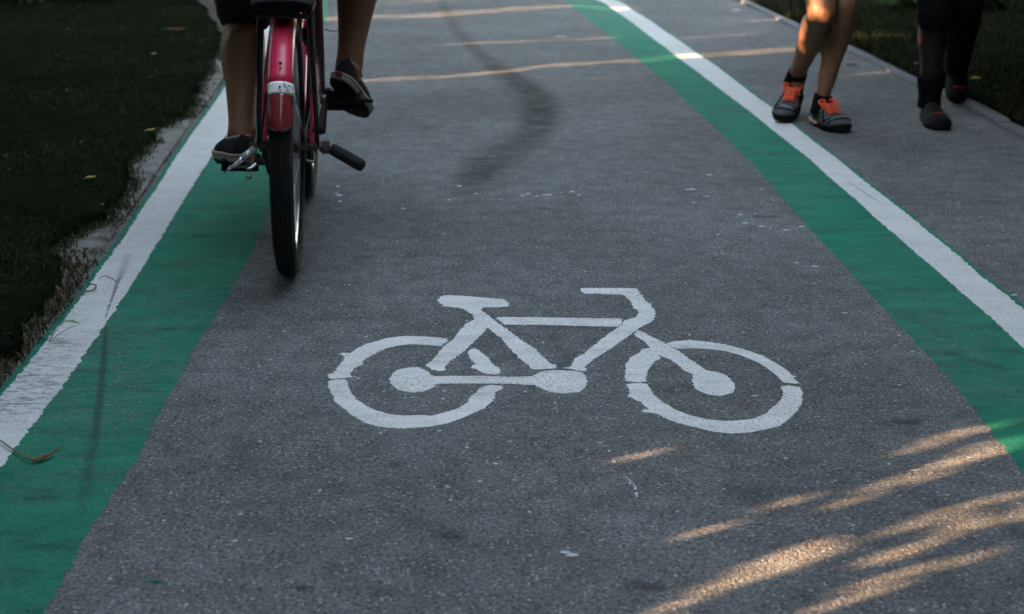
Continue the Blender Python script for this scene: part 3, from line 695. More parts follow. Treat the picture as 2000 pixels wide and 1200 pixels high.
m.loft([(-.27, .70, 1.0), (-.20, .76, 1.0), (-.08, .84, .96), (0, .85, .955), (.08, .84, .96), (.20, .76, 1.0), (.27, .70, 1.0)], .011, 12); hb = m.build('handlebar', M['chrome'], BIKE)
for s in (-1, 1):
    m = MB(); m.tube((s * .20, .765, 1.0), (s * .29, .68, 1.0), .016, 14); m.build('grip', M['rubber'], hb)
# saddle
m = MB(); m.limb([(0, .12, .785), (0, .17, .80), (0, .25, .80), (0, .33, .80), (0, .40, .79)], [(.012, .05), (.035, .105), (.035, .085), (.025, .04), (.01, .015)], 18, 4, ref=(0, 0, 1)); sad = m.build('saddle', M['black_gloss'], BIKE)
m = MB(); m.tube(ST, (0, .27, .775), .0125, 12); m.build('seat_post', M['chrome'], BIKE)
# rack
m = MB()
for s in (-1, 1):
    m.loft([(s * .058, -.16, .648), (s * .060, .10, .648), (s * .055, .27, .645)], .006, 8)
    m.loft([(s * .060, -.06, .646), (s * .063, -.045, .56), (s * .069, -.015, .40), (s * .071, 0, .316)], [(.006, .006)] * 4, 8)
    m.loft([(s * .060, .05, .646), (s * .063, .03, .56), (s * .068, .01, .40), (s * .071, 0, .33)], .005, 8)
m.tube((-.058, -.16, .648), (.058, -.16, .648), .006, 8); m.tube((-.06, .1, .648), (.06, .1, .648), .005, 8)
m.tube((.0, .27, .645), (0, .31, .64), .006, 8)
for x in (-.03, 0, .03): m.tube((x, -.16, .648), (x, .27, .648), .004, 6)
rack = m.build('rear_rack', M['black'], BIKE)
m = MB(); m.limb([(0, -.180, .672), (0, -.172, .674), (0, -.10, .678), (0, .08, .678), (0, .17, .674), (0, .18, .672)], [(.010, .055), (.020, .070), (.024, .074), (.024, .074), (.020, .070), (.010, .055)], 20, 4, ref=(0, 0, 1)); m.build('rack_pad', M['black_gloss'], rack)
# fender stays
m = MB(); m.tube((.030, -.29, .49), (.045, -.004, .32), .0022, 8); m.build('fender_stay', M['chrome'], BIKE)
m = MB(); m.tube((-.030, -.29, .49), (-.066, -.004, .32), .003, 8); m.build('fender_stay', M['black'], BIKE)
# chain, chainring, chain guard
m = MB(); m.ringwheel([(.040, .060), (.046, .060), (.046, .088), (.040, .088)], 44, tuple(BB)); m.ringwheel([(.041, .012), (.045, .012), (.045, .03), (.041, .03)], 24, tuple(BB))
for k in range(5): t_ = k * 2 * math.pi / 5; m.tube(BB + Vector((.043, .02 * math.cos(t_), .02 * math.sin(t_))), BB + Vector((.043, .07 * math.cos(t_), .07 * math.sin(t_))), .006, 6)
m.build('chainring', M['rust'], BIKE)
m = MB(); ch = []
for k in range(13): t_ = R(90 + 180 * k / 12); ch.append((.043, .034 * math.cos(t_), RW + .034 * math.sin(t_)))
for k in range(13): t_ = R(-90 + 180 * k / 12); ch.append((.043, BB.y + .086 * math.cos(t_), BB.z + .086 * math.sin(t_)))
for k in range(len(ch)):
    a, b = Vector(ch[k]), Vector(ch[(k + 1) % len(ch)]); L_ = (b - a).length; nn_ = max(1, round(L_ / .012))
    for j in range(nn_):
        p, q = a.lerp(b, j / nn_), a.lerp(b, (j + .8) / nn_); m.loft([p, q], [(.0032, .0040)] * 2, 6, ref=(1, 0, 0))
m.build('chain', M['rust'], BIKE)
m = MB(); m.limb([(.062, .02, .352), (.062, .15, .365), (.062, .32, .385), (.062, .45, .382), (.062, .52, .35)], [(.004, .008), (.005, .016), (.006, .022), (.006, .022), (.004, .01)], 12, 4, ref=(1, 0, 0)); m.build('chain_guard', M['black'], BIKE)
# cranks and pedals
CA = R(24); CL = .152
pr = BB + Vector((.075, CL * math.cos(CA), CL * math.sin(CA))); pl_ = BB + Vector((-.075, -CL * math.cos(CA), -CL * math.sin(CA)))
for s, p in ((1, pr), (-1, pl_)):
    m = MB(); m.loft([BB + Vector((s * .05, 0, 0)), BB + Vector((s * .064, 0, 0)), BB + Vector((s * .070, 0, 0)).lerp(p, .15), p], [(.016, .016), (.014, .014), (.012, .009), (.011, .008)], 12)
    m.tube(p - Vector((s * .012, 0, 0)), p + Vector((s * .03, 0, 0)), .009, 10); cr = m.build('crank_arm', M['black'], BIKE)
    pc = p + Vector((s * (.048 if s > 0 else .066), 0, 0)); e = R(-30 if s > 0 else 5); RM = Matrix.Rotation(e, 3, 'X')
    m = MB(); m.tube(p, p + Vector((s * .13, 0, 0)), .006, 8)
    for yy in (-.030, .030): m.box(pc + RM @ Vector((0, yy, 0)), (.048, .010, .015), RM)
    for xx in (-.042, 0, .042): m.box(pc + RM @ Vector((xx, 0, 0)), (.006, .022, .009), RM)
    ped = m.build('pedal', M['black_gloss'], BIKE, smooth=False, bevel=.002)
    if s < 0:
        m = MB(); m.box(pc + Vector((-.005, -.0415, -.002)), (.022, .0012, .006)); m.build('pedal_reflector', M['trainer_trim'], ped, smooth=False)
# axle ends, pegs
for s in (-1, 1):
    m = MB(); m.tube((s * .05, 0, RW), (s * .094, 0, RW), .0065, 10); m.tube((s * .076, 0, RW), (s * .085, 0, RW), .013, 6); m.tube((s * .064, 0, RW), (s * .070, 0, RW), .014, 6); m.build('axle_nut', M['rust'], BIKE)
pg = MB(); pg.box((.092, -.008, .318), (.010, .012, .016)); pg.tube((.086, -.01, .316), (.112, -.014, .312), .0085, 8); br = pg.build('foot_peg_bracket', M['rust'], BIKE, bevel=.002)
m = MB(); m.loft([(.104, -.014, .316), (.110, -.016, .313), (.137, -.028, .300), (.172, -.044, .283), (.182, -.049, .278), (.185, -.050, .2765)], [(.011, .011), (.0150, .0150), (.0155, .0155), (.0155, .0155), (.014, .014), (.009, .009)], 18); m.build('foot_peg', M['rubber'], br)
# folded left peg, chrome lever and hanging bolt
m = MB(); m.tube((-.082, -.012, .312), (-.112, -.030, .290), .0085, 14); m.build('peg_sleeve', M['alloy'], BIKE)
m = MB(); m.limb([(-.108, -.034, .292), (-.124, -.040, .279), (-.140, -.046, .268), (-.152, -.050, .256)], [(.007, .005), (.006, .005), (.004, .004), (.0015, .0015)], 10, 4)
m.limb([(-.075, -.03, .280), (-.085, -.04, .272), (-.100, -.045, .268)], [.004, .004, .0015], 8, 3); m.build('kickstand_lever', M['chrome'], BIKE)
m = MB(); m.tube((-.080, -.01, .300), (-.090, -.05, .262), .0035, 8); m.tube((-.078, -.01, .315), (-.080, -.015, .285), .004, 8); m.ball((-.092, -.056, .252), (.0075, .0075, .0075), 12, 8)
m.loft([(-.05, .02, .290), (-.07, .0, .285), (-.10, -.02, .272)], .006, 8); m.build('kickstand', M['rust'], BIKE)
m = MB(); m.ball((-.092, -.062, .253), (.0045, .003, .0045), 10, 6); m.build('bolt', M['alloy'], BIKE)
m = MB(); m.limb([(-.052, .005, .33), (-.050, .015, .290), (-.046, .03, .262), (-.046, .035, .240)], [.013, .016, .014, .008], 10, 3); m.build('hub_brake', M['black'], BIKE)
m = MB(); q = resample([(.075, .50, .55), (.10, .66, .53), (.14, .74, .56), (.17, .78, .70), (.12, .84, .93)], .02); m.loft([tuple(a) for a in q], .0015, 6); m.build('brake_cable', M['black'], BIKE)
m = MB(); m.tube((-.066, .13, .47), (-.04, .12, .47), .006, 8); m.build('brake_arm', M['black'], BIKE)

# ------------------------------------------------------------------ people
def remesh(o, vx, sm=4):
    r = o.modifiers.new('fuse', 'REMESH'); r.mode = 'VOXEL'; r.voxel_size = vx; r.use_smooth_shade = True
    s = o.modifiers.new('smooth', 'SMOOTH'); s.iterations = sm; s.factor = .5
def leg_pts(hip, knee, ankle, foot_dir, th=.085, kn=.055, cf=.054, an=.031, back=None):
    """rings down a leg: thigh, knee, calf bulge, ankle"""
    hip, knee, ankle = Vector(hip), Vector(knee), Vector(ankle)
    bk = Vector(back) if back else Vector((0, 0, 0))
    pts = [hip + (hip - knee) * .05, hip.lerp(knee, .3), hip.lerp(knee, .65), hip.lerp(knee, .92), knee, knee.lerp(ankle, .10), knee.lerp(ankle, .24) + bk * .012, knee.lerp(ankle, .40) + bk * .012,
           knee.lerp(ankle, .58) + bk * .005, knee.lerp(ankle, .78), knee.lerp(ankle, .92), ankle, ankle + Vector((0, 0, -.025)), ankle + Vector((0, 0, -.05)) + foot_dir * .012]
    rad = [th * 1.05, th, th * .80, kn * 1.05, kn, kn * .93, cf, cf * .98, cf * .80, an * 1.22, an * 1.02, an * 1.05, an * 1.0, an * .8]
    rad = [(r, r) for r in rad]
    rad[10] = (an * .95, an * 1.12); rad[11] = (an, an * 1.15)
    return pts, rad
def joints(m, hip, knee, ankle, fwd, kn, an):
    hip, knee, ankle, f = Vector(hip), Vector(knee), Vector(ankle), Vector(fwd).normalized(); sd_ = f.cross(Vector((0, 0, 1))).normalized(); ax = (knee - ankle).normalized()
    m.ball(knee + f * kn * .42 + ax * .005, (kn * .62, kn * .62, kn * .78), 14, 8); m.ball(knee + f * kn * .40 - ax * .05, (kn * .42, kn * .42, .03), 12, 8)
    for s in (-1, 1):
        m.ball(ankle + sd_ * s * an * .92 + ax * (.004 if s > 0 else -.006), (.011, .013, .013), 10, 6)
        m.ball(ankle.lerp(knee, .66) - f * .030 + sd_ * s * .022, (.030, .030, .075), 12, 8)
    m.limb([ankle - f * an * .95 - ax * .02, ankle - f * an * .95 + ax * .04, ankle.lerp(knee, .35) - f * an * .9], [.010, .009, .012], 8, 3)
def arm(m, sh, el, wr, fwd, thumb_side, k=1.0):
    sh, el, wr, fwd = map(Vector, (sh, el, wr, fwd)); fwd = fwd.normalized()
    m.limb([sh, sh.lerp(el, .5), el, el.lerp(wr, .35), wr, wr + fwd * .04, wr + fwd * .085], [.048 * k, .043 * k, .036 * k, .036 * k, (.018, .027), (.014, .038), (.013, .036)], 14, 4, ref=(0, 0, 1))
    side = fwd.cross(Vector((0, 0, 1))).normalized() * thumb_side
    if side.length < .5: side = Vector((thumb_side, 0, 0))
    palm = side.cross(fwd); palm = palm if palm.z < 0 else -palm
    for j, L in enumerate((.070, .078, .072, .056)):
        b = wr + fwd * .082 + side * (.028 - .018 * j)
        m.limb([b - fwd * .02, b + fwd * L * .4, b + fwd * L * .75 + palm * .02, b + fwd * L * .85 + palm * .045], [.010, .0095, .009, .007], 8, 3)
    b = wr + fwd * .03 + side * .03
    m.limb([b - side * .015, b + side * .02 + fwd * .02, b + side * .03 + fwd * .05 + palm * .01], [.012, .011, .008], 8, 3)
def head(m, c, fwd):
    c = Vector(c); f = Vector(fwd).normalized(); up = Vector((0, 0, 1)); sd_ = f.cross(up).normalized()
    m.ball(c, (.078, .095, .115), 18, 12); m.ball(c + f * .03 - up * .06, (.055, .055, .05), 14, 8)
    m.limb([c + f * .085 + up * .02, c + f * .108 - up * .012, c + f * .095 - up * .03], [.008, .014, .008], 8, 3)
    for s in (-1, 1): m.ball(c + sd_ * s * .08 - up * .005, (.012, .018, .03), 8, 6); m.ball(c + f * .088 + sd_ * s * .032 + up * .012, .012, 8, 6)
    m.ball(c + f * .09 - up * .055, (.022, .012, .010), 8, 6)

def shoe(parent, name, heel, toe, up, style, L=.27, side=1):
    """shoe from heel-bottom point toward the toe; up is the direction from the sole to the ankle"""
    heel, toe, up = Vector(heel), Vector(toe), Vector(up)
    yv = (toe - heel).normalized(); xv = yv.cross(up).normalized(); zv = xv.cross(yv).normalized()
    Mx = Matrix((xv, yv, zv)).transposed().to_4x4(); Mx.translation = heel
    root = empty(name); root.parent = parent
    inv = parent.matrix_basis.inverted(); W = inv @ Mx
    def hw(t_): # half widths (inner, outer) along the length
        tt = np.clip(t_, 0, 1); base_ = np.interp(tt, [0, .03, .1, .25, .45, .6, .75, .88, .96, 1], [.010, .022, .032, .034, .036, .043, .047, .040, .024, .004])
        off = np.interp(tt, [0, .3, .6, 1], [0, .002, .003, -.010]) * side
        return float(base_), float(off)
    ts = [0, .015, .04, .08, .14, .22, .3, .38, .46, .54, .62, .7, .78, .85, .91, .95, .98, 1]
    thick = .026 if style == 'slipon' else .024
    def sole(z0, z1, k, mat, nm, par, rock=0):
        m = MB(); ring = [(t_, 1) for t_ in ts] + [(t_, -1) for t_ in reversed(ts)]
        n = len(ring); zz = [(z0, k * .94), (z0 + (z1 - z0) * .2, k), (z0 + (z1 - z0) * .8, k), (z1, k * .97)]
        for z, kk in zz:
            for t_, s in ring:
                b, o_ = hw(t_); lift = rock * max(0, t_ - .7) ** 2 * 4
                m.v.append((o_ + s * (b * kk + (.003 if k > 1 else 0)), t_ * L, z + lift * L))
        for r_ in range(3):
            for j in range(n): a = r_ * n + j; b2 = r_ * n + (j + 1) % n; m.f.append((a, b2, b2 + n, a + n))
        m.f.append(tuple(range(n - 1, -1, -1))); m.f.append(tuple(3 * n + j for j in range(n)))
        return m.build(nm, mat, par, M=W)
    rock = .06 if style == 'slipon' else .13
    if style == 'slipon':
        sole(-.004, .005, 1.0, M['sole_dark'], 'outsole', root, rock); sl = sole(.005, thick, 1.03, M['foxing'], 'sole', root, rock)
    else:
        sole(-.002, .008, .97, M['sole_dark'], 'outsole', root, rock); sl = sole(.008, thick, 1.01, M['sole_dark'], 'sole', root, rock)
    # upper
    hz = (lambda t_: float(np.interp(t_, [0, .03, .1, .2, .3, .4, .5, .62, .75, .88, .96, 1], [.055, .075, .080, .076, .078, .082, .074, .060, .048, .040, .030, .018] if style != 'slipon' else [.050, .066, .068, .060, .058, .062, .058, .050, .042, .036, .028, .016])))
    m = MB(); nk = 17
    for t_ in ts:
        b, o_ = hw(t_); b *= (.97 if style == 'slipon' else 1.02); lift = rock * max(0, t_ - .7) ** 2 * 4 * L; h_ = hz(t_)
        for k in range(nk):
            a = math.pi * k / (nk - 1); ca, sa = math.cos(a), math.sin(a)
            nar = 1 - .36 * (max(0, sa) ** 1.5) * (1 if t_ < .5 else .3)
            x_ = o_ + b * math.copysign(abs(ca) ** .75, ca) * nar; z_ = thick - .004 + (h_ - thick + .012) * max(0, sa) ** .72 + lift
            m.v.append((x_, t_ * L, z_))
    for i in range(len(ts) - 1):
        for k in range(nk - 1): a = i * nk + k; m.f.append((a, a + 1, a + nk + 1, a + nk))
    m.f.append(tuple(range(nk))); m.f.append(tuple((len(ts) - 1) * nk + k for k in reversed(range(nk))))
    upm = {'slipon': M['canvas'], 'trainer': M['trainer'], 'dark': M['sole_dark']}[style]
    up_ = m.build('upper', upm, root, M=W)
    s_ = up_.modifiers.new('sub', 'SUBSURF'); s_.levels = 1; s_.render_levels = 1
    # collar
    m = MB(); cz = .062 if style == 'slipon' else .086; cols = []
    for k in range(24):
        a = 2 * math.pi * k / 24; yy = .068 + .050 * math.cos(a)
        cols.append((.029 * math.sin(a), yy, cz + (.012 * (math.cos(a) ** 2) if style != 'slipon' else .008 * abs(math.cos(a)))))
    m.loft(cols, .0065 if style != 'slipon' else .0042, 8, closed=True); m.build('collar', M['foxing'] if style == 'slipon' else M['sock'], root, M=W)
    if style == 'slipon':
        # pinstripe and a red heel tab
        m = MB(); q = []
        for t_, s in [(t_, 1) for t_ in ts] + [(t_, -1) for t_ in reversed(ts)]:
            b, o_ = hw(t_); q.append((o_ + s * (b * 1.03 + .0035), t_ * L, .020 + rock * max(0, t_ - .7) ** 2 * 4 * L))
        m.loft(q, .0011, 5, closed=True); m.build('pinstripe', M['canvas'], sl, M=W)
        m = MB(); m.box((0, -.0045, .017), (.010, .0015, .006)); m.build('heel_tab', M['coral'], sl, M=W, smooth=False)
    if style == 'trainer':
        def top(x, t_):
            b, o_ = hw(t_); h_ = hz(t_); u_ = min(1, abs(x - o_) / b); return thick - .004 + (h_ - thick + .012) * math.sqrt(max(0, 1 - u_ ** 2.4)) + .003
        m = MB(); tl = [.40, .455, .51, .565, .62, .675]
        for j, t_ in enumerate(tl):
            b, o_ = hw(t_); pts = [(o_ + x, (t_ + .012 * math.sin(x * 60)) * L, top(o_ + x, t_) + .002) for x in np.linspace(-.025, .025, 7)]
            m.loft(pts, [(.0030, .0072)] * 7, 8, ref=(0, 0, 1))
            if j < 5:
                for sg in (-1, 1):
                    b2, o2 = hw(tl[j + 1]); pts = [(o_ + sg * x, (t_ + (tl[j + 1] - t_) * (x + .022) / .044) * L, top(o_ + sg * x, t_) + .004) for x in np.linspace(-.022, .022, 5)]
                    m.loft(pts, [(.0024, .0055)] * 5, 8, ref=(0, 0, 1))
        c0 = (hw(.38)[1], .38 * L, hz(.38) + .016)
        for sg in (-1, 1):   # bow: two loops and two ends
            q = resample([c0, (c0[0] + sg * .016, c0[1] + .006, c0[2] + .008), (c0[0] + sg * .036, c0[1] + .010, c0[2] + .002), (c0[0] + sg * .032, c0[1] + .024, c0[2] - .008), (c0[0] + sg * .014, c0[1] + .012, c0[2] - .002), c0], .006)
            m.loft([tuple(a) for a in q], [(.0030, .0048)] * len(q), 6)
            q = resample([c0, (c0[0] + sg * .020, c0[1] + .024, c0[2] + .004), (c0[0] + sg * .036, c0[1] + .050, c0[2] - .020)], .006)
            m.loft([tuple(a) for a in q], [(.0022, .0030)] * len(q), 6)
        m.ball(c0, (.009, .008, .007), 10, 6)
        m.build('laces', M['lace'], up_, M=W)
        for sg in (-1, 1):                                   # pale side stripes and piping
            m = MB()
            for t0 in (.30, .36, .42, .48):
                pts = []
                for k in range(6):
                    tt = t0 + .012 * k; b, o_ = hw(tt); zf = .2 + .13 * k
                    ca = math.cos(math.pi * .5 * zf); nar = 1 - .36 * (math.sin(math.pi * .5 * zf) ** 1.5) * (1 if tt < .5 else .3)
                    pts.append((o_ + sg * (b * .97 * ca ** .75 * nar + .0012), tt * L, thick - .004 + (hz(tt) - thick + .012) * math.sin(math.pi * .5 * zf) ** .72))
                m.loft(pts, [(.0014, .003)] * 6, 6)
            m.build('side_stripes', M['trainer_trim'], up_, M=W)
        m = MB(); m.loft([(sg_x, (.80 + .02 * math.cos(sg_x * 60)) * L, top(sg_x, .82) + .002) for sg_x in np.linspace(-.034, .030, 9)], [(.0012, .0045)] * 9, 6, ref=(0, 0, 1)); m.build('toe_piping', M['trainer_trim'], up_, M=W)
        m = MB(); m.loft([(hw(t_)[1] + hw(t_)[0] * 1.06 + .0045, t_ * L, .019 + .004 * math.sin(t_ * 14)) for t_ in (.04, .1, .16, .22, .28, .34, .40, .46)], [(.0025, .004), (.003, .009), (.003, .010), (.003, .009), (.003, .007), (.003, .008), (.003, .006), (.001, .002)], 8, ref=(1, 0, 0))
        if side < 0: m.loft([(hw(t_)[1] + hw(t_)[0] * 1.03 + .003, t_ * L, .024 + .002 * math.sin(t_ * 20) + rock * max(0, t_ - .7) ** 2 * 4 * L) for t_ in np.linspace(.0, .84, 15)], [(.004, .0055)] * 15, 8, ref=(1, 0, 0))
        m.build('heel_wedge', M['midsole'], sl, M=W)
        def skinpt(u_, tt, lift_=.0015):                       # a point on the upper: u_ 0 outer sole edge .. 1 top .. 2 inner edge
            b, o_ = hw(tt); b *= 1.02; a = math.pi * u_ / 2; ca, sa = math.cos(a), math.sin(a); nar = 1 - .36 * (max(0, sa) ** 1.5) * (1 if tt < .5 else .3)
            return (o_ + b * math.copysign(abs(ca) ** .75, ca) * nar + lift_ * ca, tt * L, thick - .004 + (hz(tt) - thick + .012) * max(0, sa) ** .72 + rock * max(0, tt - .7) ** 2 * 4 * L + lift_ * sa)
        m = MB()
        for base_, amp_ in ((.76, .05), (.86, .035)): m.loft([skinpt(u_, base_ + amp_ * math.sin(math.pi * u_ / 2) - .10 * abs(1 - u_) ** 2) for u_ in np.linspace(.08, 1.92, 17)], [(.0022, .0042)] * 17, 6, ref=(0, 0, 1))
        m.build('toe_overlay', M['sole_dark'], up_, M=W)
        for sg in (0, 1):
            m = MB(); f_ = (lambda u_: u_) if sg == 0 else (lambda u_: 2 - u_)
            m.loft([skinpt(f_(u_), tt) for u_, tt in ((.12, .72), (.30, .64), (.45, .55), (.60, .47), (.72, .40))], [(.002, .005)] * 5, 6, ref=(0, 0, 1))
            m.loft([skinpt(f_(u_), tt) for u_, tt in ((.10, .50), (.28, .44), (.45, .38), (.60, .33))], [(.002, .006)] * 4, 6, ref=(0, 0, 1))
            m.loft([skinpt(f_(u_), tt) for u_, tt in ((.15, .02), (.25, .10), (.30, .20), (.20, .30), (.08, .38))], [(.002, .006)] * 5, 6, ref=(0, 0, 1))
            m.build('side_panel', M['sole_dark'], up_, M=W)
        m = MB(); m.limb([(hw(.38)[1], .36 * L, hz(.36) + .018), (hw(.36)[1], .33 * L, hz(.36) + .036)], [(.003, .011), (.002, .009)], 10, 3, ref=(0, 1, 0)); m.build('tongue_label', M['trainer_trim'], up_, M=W)
    if style == 'dark':
        m = MB(); m.loft([(x, (.83 - abs(x) * 1.5) * L, hz(.80) + .016 - 6 * x * x) for x in np.linspace(-.026, .026, 7)], [(.0015, .007)] * 7, 6, ref=(0, 0, 1)); m.build('toe_stripe', M['coral'], up_, M=W)
    return root
def P3(p): return Vector(p)

# ---- cyclist
cy = empty('person', (-.585, 4.03, 0)); tag(cy, 'cyclist seen from behind in dark shorts and black slip-on shoes riding the red bicycle', 'person')
def child_mesh(mb, name, mat, par, rm=None, sm=4):
    inv = par.matrix_basis.inverted()
    o = mb.build(name, mat, par, M=inv)
    if rm: remesh(o, rm, sm)
    return o
hipR, hipL = B(.085, .24, .86), B(-.085, .24, .86)
kneeR = Vector((-.405, 4.45, .82)); ankR = P(682, 130, 4.36)
kneeL = Vector((-.735, 4.36, .585)); ankL = P(472, 262, 4.07)
m = MB()
p, r = leg_pts(hipR, kneeR, ankR, Vector((.05, .3, -.2)), .085, .062, .066, .034, (0, -1, .3)); m.limb(p, r, 18, 4)
p, r = leg_pts(hipL, kneeL, ankL, Vector((-.25, .3, 0)), .085, .058, .060, .033, (0, -1, 0)); m.limb(p, r, 18, 4)
joints(m, hipR, kneeR, ankR, (-.05, 1, .2), .056, .033); joints(m, hipL, kneeL, ankL, (-.2, 1, 0), .055, .033)
pel, ch_, nk = B(0, .22, .90), B(0, .40, 1.30), B(0, .47, 1.47)
m.limb([B(0, .22, .82), pel, B(0, .27, 1.05), ch_, B(0, .45, 1.42), nk], [(.12, .15), (.125, .17), (.11, .15), (.12, .175), (.09, .15), (.055, .055)], 20, 4, ref=tuple(B(0, 1, 0) - B(0, 0, 0)))
m.limb([nk, B(0, .50, 1.53), B(0, .52, 1.60)], [.055, .05, .055], 14, 3)
head(m, B(0, .54, 1.64), B(0, 1, 0) - B(0, 0, 0))
fw = B(0, 1, 0) - B(0, 0, 0)
arm(m, B(.19, .43, 1.39), B(.27, .52, 1.13), B(.25, .68, 1.03), fw, -1); arm(m, B(-.19, .43, 1.39), B(-.27, .52, 1.13), B(-.25, .68, 1.03), fw, 1)
body = child_mesh(m, 'body', M['skin_c'], cy, .0075, 5)
m = MB()
for hp, kn, e_ in ((hipR, kneeR, .78), (hipL, kneeL, 1.0)):
    hp, kn = Vector(hp), Vector(kn); q = [hp + (hp - kn) * .1, hp.lerp(kn, .3), hp.lerp(kn, .7), hp.lerp(kn, e_ * .97), hp.lerp(kn, e_)]
    m.limb(q, [.105, .102, .090, .080, .078], 18, 4)
m.limb([B(0, .20, .80), B(0, .22, .90), B(0, .25, 1.0)], [(.12, .165), (.14, .185), (.13, .17)], 20, 4, ref=tuple(fw))
child_mesh(m, 'shorts', M['shorts'], cy, .010, 3)
m = MB(); m.limb([B(0, .23, .95), B(0, .27, 1.06), ch_, B(0, .44, 1.41), B(0, .46, 1.45)], [(.145, .185), (.135, .175), (.14, .20), (.11, .18), (.07, .08)], 20, 4, ref=tuple(fw))
for s in (-1, 1): m.limb([B(s * .16, .43, 1.40), B(s * .22, .46, 1.32), B(s * .25, .50, 1.22)], [.066, .062, .060], 14, 3)
child_mesh(m, 'shirt', M['shirt'], cy, .012, 3)
hd = MB(); hd.ball(B(0, .525, 1.665), (.088, .102, .108), 18, 12); child_mesh(hd, 'hair', M['hair'], cy)
m = MB(); c0 = P(428, 8, 4.30); m.limb([c0 + Vector((-.004, 0, .05)), c0, c0 + Vector((.006, 0, -.025))], [(.016, .016), (.014, .012), (.005, .005)], 10, 3); child_mesh(m, 'pale_cloth_corner', M['foxing'], cy)
# right foot: heel up, toes down and out; left foot flat with toes out
hR_ = Vector((-.478, 4.28, .412)); shoe(cy, 'shoe', hR_, hR_ + Vector((.15, .84, -.52)), (.22, 0, 1), 'slipon', .27, 1)
shoe(cy, 'shoe', P(482, 320, 3.99), P(446, 308, 4.20), (0, -.05, 1), 'slipon', .27, -1)

# ---- woman walking toward the camera with orange laces
WK = empty('person', (1.15, 6.0, 0)); tag(WK, 'walker with bare legs and dark trainers with bright orange laces', 'person')
fwd = Vector((-.12, -1, 0)).normalized()
m = MB()
hA, hB = Vector((1.12, 6.13, .84)), Vector((1.31, 6.13, .84))
kA = P(1606, 22, 5.88); aA = P(1556, 148, 6.16); kB = P(1648, 12, 5.98); aB = P(1606, 196, 6.0)
p, r = leg_pts(hA, kA, aA, fwd * .4, .085, .056, .055, .030, (.3, 1, .2)); m.limb(p, r, 18, 4)
p, r = leg_pts(hB, kB, aB, fwd, .083, .053, .050, .0285, (.3, 1, 0)); m.limb(p, r, 18, 4)
joints(m, hA, kA, aA, fwd, .053, .029); joints(m, hB, kB, aB, fwd, .051, .028)
m.limb([(1.215, 6.13, .78), (1.215, 6.13, .90), (1.215, 6.13, 1.02), (1.21, 6.10, 1.20), (1.21, 6.10, 1.33), (1.21, 6.10, 1.38)], [(.11, .15), (.115, .17), (.09, .125), (.10, .15), (.075, .14), (.05, .05)], 20, 4, ref=(0, 1, 0))
m.limb([(1.21, 6.10, 1.36), (1.21, 6.09, 1.42), (1.21, 6.08, 1.48)], [.05, .045, .05], 14, 3); head(m, (1.21, 6.07, 1.53), fwd)
arm(m, (1.06, 6.10, 1.30), (1.00, 6.2, 1.06), (1.02, 6.05, .88), (.1, -.8, -.5), 1, .85); arm(m, (1.37, 6.10, 1.30), (1.44, 6.0, 1.08), (1.40, 5.78, 1.05), (-.2, -1, .3), -1, .85)
child_mesh(m, 'body', M['skin_w'], WK, .008, 5)
m = MB()
for hp, kn in ((hA, kA), (hB, kB)): m.limb([hp + Vector((0, 0, .05)), hp.lerp(kn, .3), hp.lerp(kn, .55)], [.10, .098, .092], 18, 3)
m.limb([(1.215, 6.13, .76), (1.215, 6.13, .90), (1.215, 6.13, 1.02)], [(.125, .16), (.13, .18), (.11, .15)], 20, 3, ref=(0, 1, 0)); child_mesh(m, 'shorts', M['shorts'], WK, .012, 3)
m = MB(); m.limb([(1.215, 6.13, .98), (1.21, 6.11, 1.15), (1.21, 6.10, 1.28), (1.21, 6.10, 1.36)], [(.115, .155), (.115, .165), (.10, .165), (.06, .07)], 20, 4, ref=(0, 1, 0)); child_mesh(m, 'shirt', M['shirt'], WK, .012, 3)
m = MB(); m.ball((1.21, 6.09, 1.56), (.086, .095, .10), 16, 10); m.limb([(1.21, 6.17, 1.58), (1.21, 6.22, 1.50), (1.21, 6.22, 1.38)], [.03, .035, .012], 10, 4); child_mesh(m, 'hair', M['hair'], WK)
for an_, kn_ in ((aA, kA), (aB, kB)):
    m = MB(); d_ = (kn_ - an_).normalized(); m.limb([an_ - d_ * .055, an_ + d_ * .0, an_ + d_ * .022], [(.036, .042), (.036, .040), (.034, .037)], 18, 3); child_mesh(m, 'sock', M['sock'], WK)
tA = Vector((*G(1528, 243), .0)); hA2 = P(1551, 196, 6.245); hA2 = tA + (hA2 - tA).normalized() * .265
shoe(WK, 'trainer', hA2, tA, (-.15, -.62, .75), 'trainer', .265, -1)
hB2 = Vector((1.185, 6.07, .003)); tB = Vector((1.240, 5.815, .003))
shoe(WK, 'trainer', hB2, tB, (0, 0, 1), 'trainer', .265, 1)

# ---- dark walker
DK = empty('person', (1.65, 6.1, 0)); tag(DK, 'dim walker on the far right in black knee-length leggings and dark high shoes', 'person')
m = MB()
dhA, dhB = Vector((1.60, 6.25, .86)), Vector((1.80, 6.3, .86))
dkA = P(1828, 8, 6.02); daA = P(1816, 188, 6.10); dkB = P(1885, 5, 6.15); daB = P(1868, 140, 6.62)
p, r = leg_pts(dhA, dkA, daA, Vector((0, -1, 0)), .09, .062, .058, .036, (0, 1, 0)); m.limb(p, r, 18, 4)
p, r = leg_pts(dhB, dkB, daB, Vector((0, -.6, -.3)), .09, .062, .058, .036, (0, 1, 0)); m.limb(p, r, 18, 4)
m.limb([(1.70, 6.28, .80), (1.70, 6.28, .92), (1.70, 6.27, 1.06), (1.70, 6.25, 1.28), (1.70, 6.25, 1.42), (1.70, 6.25, 1.47)], [(.12, .16), (.12, .175), (.11, .15), (.12, .185), (.09, .17), (.055, .055)], 20, 4, ref=(0, 1, 0))
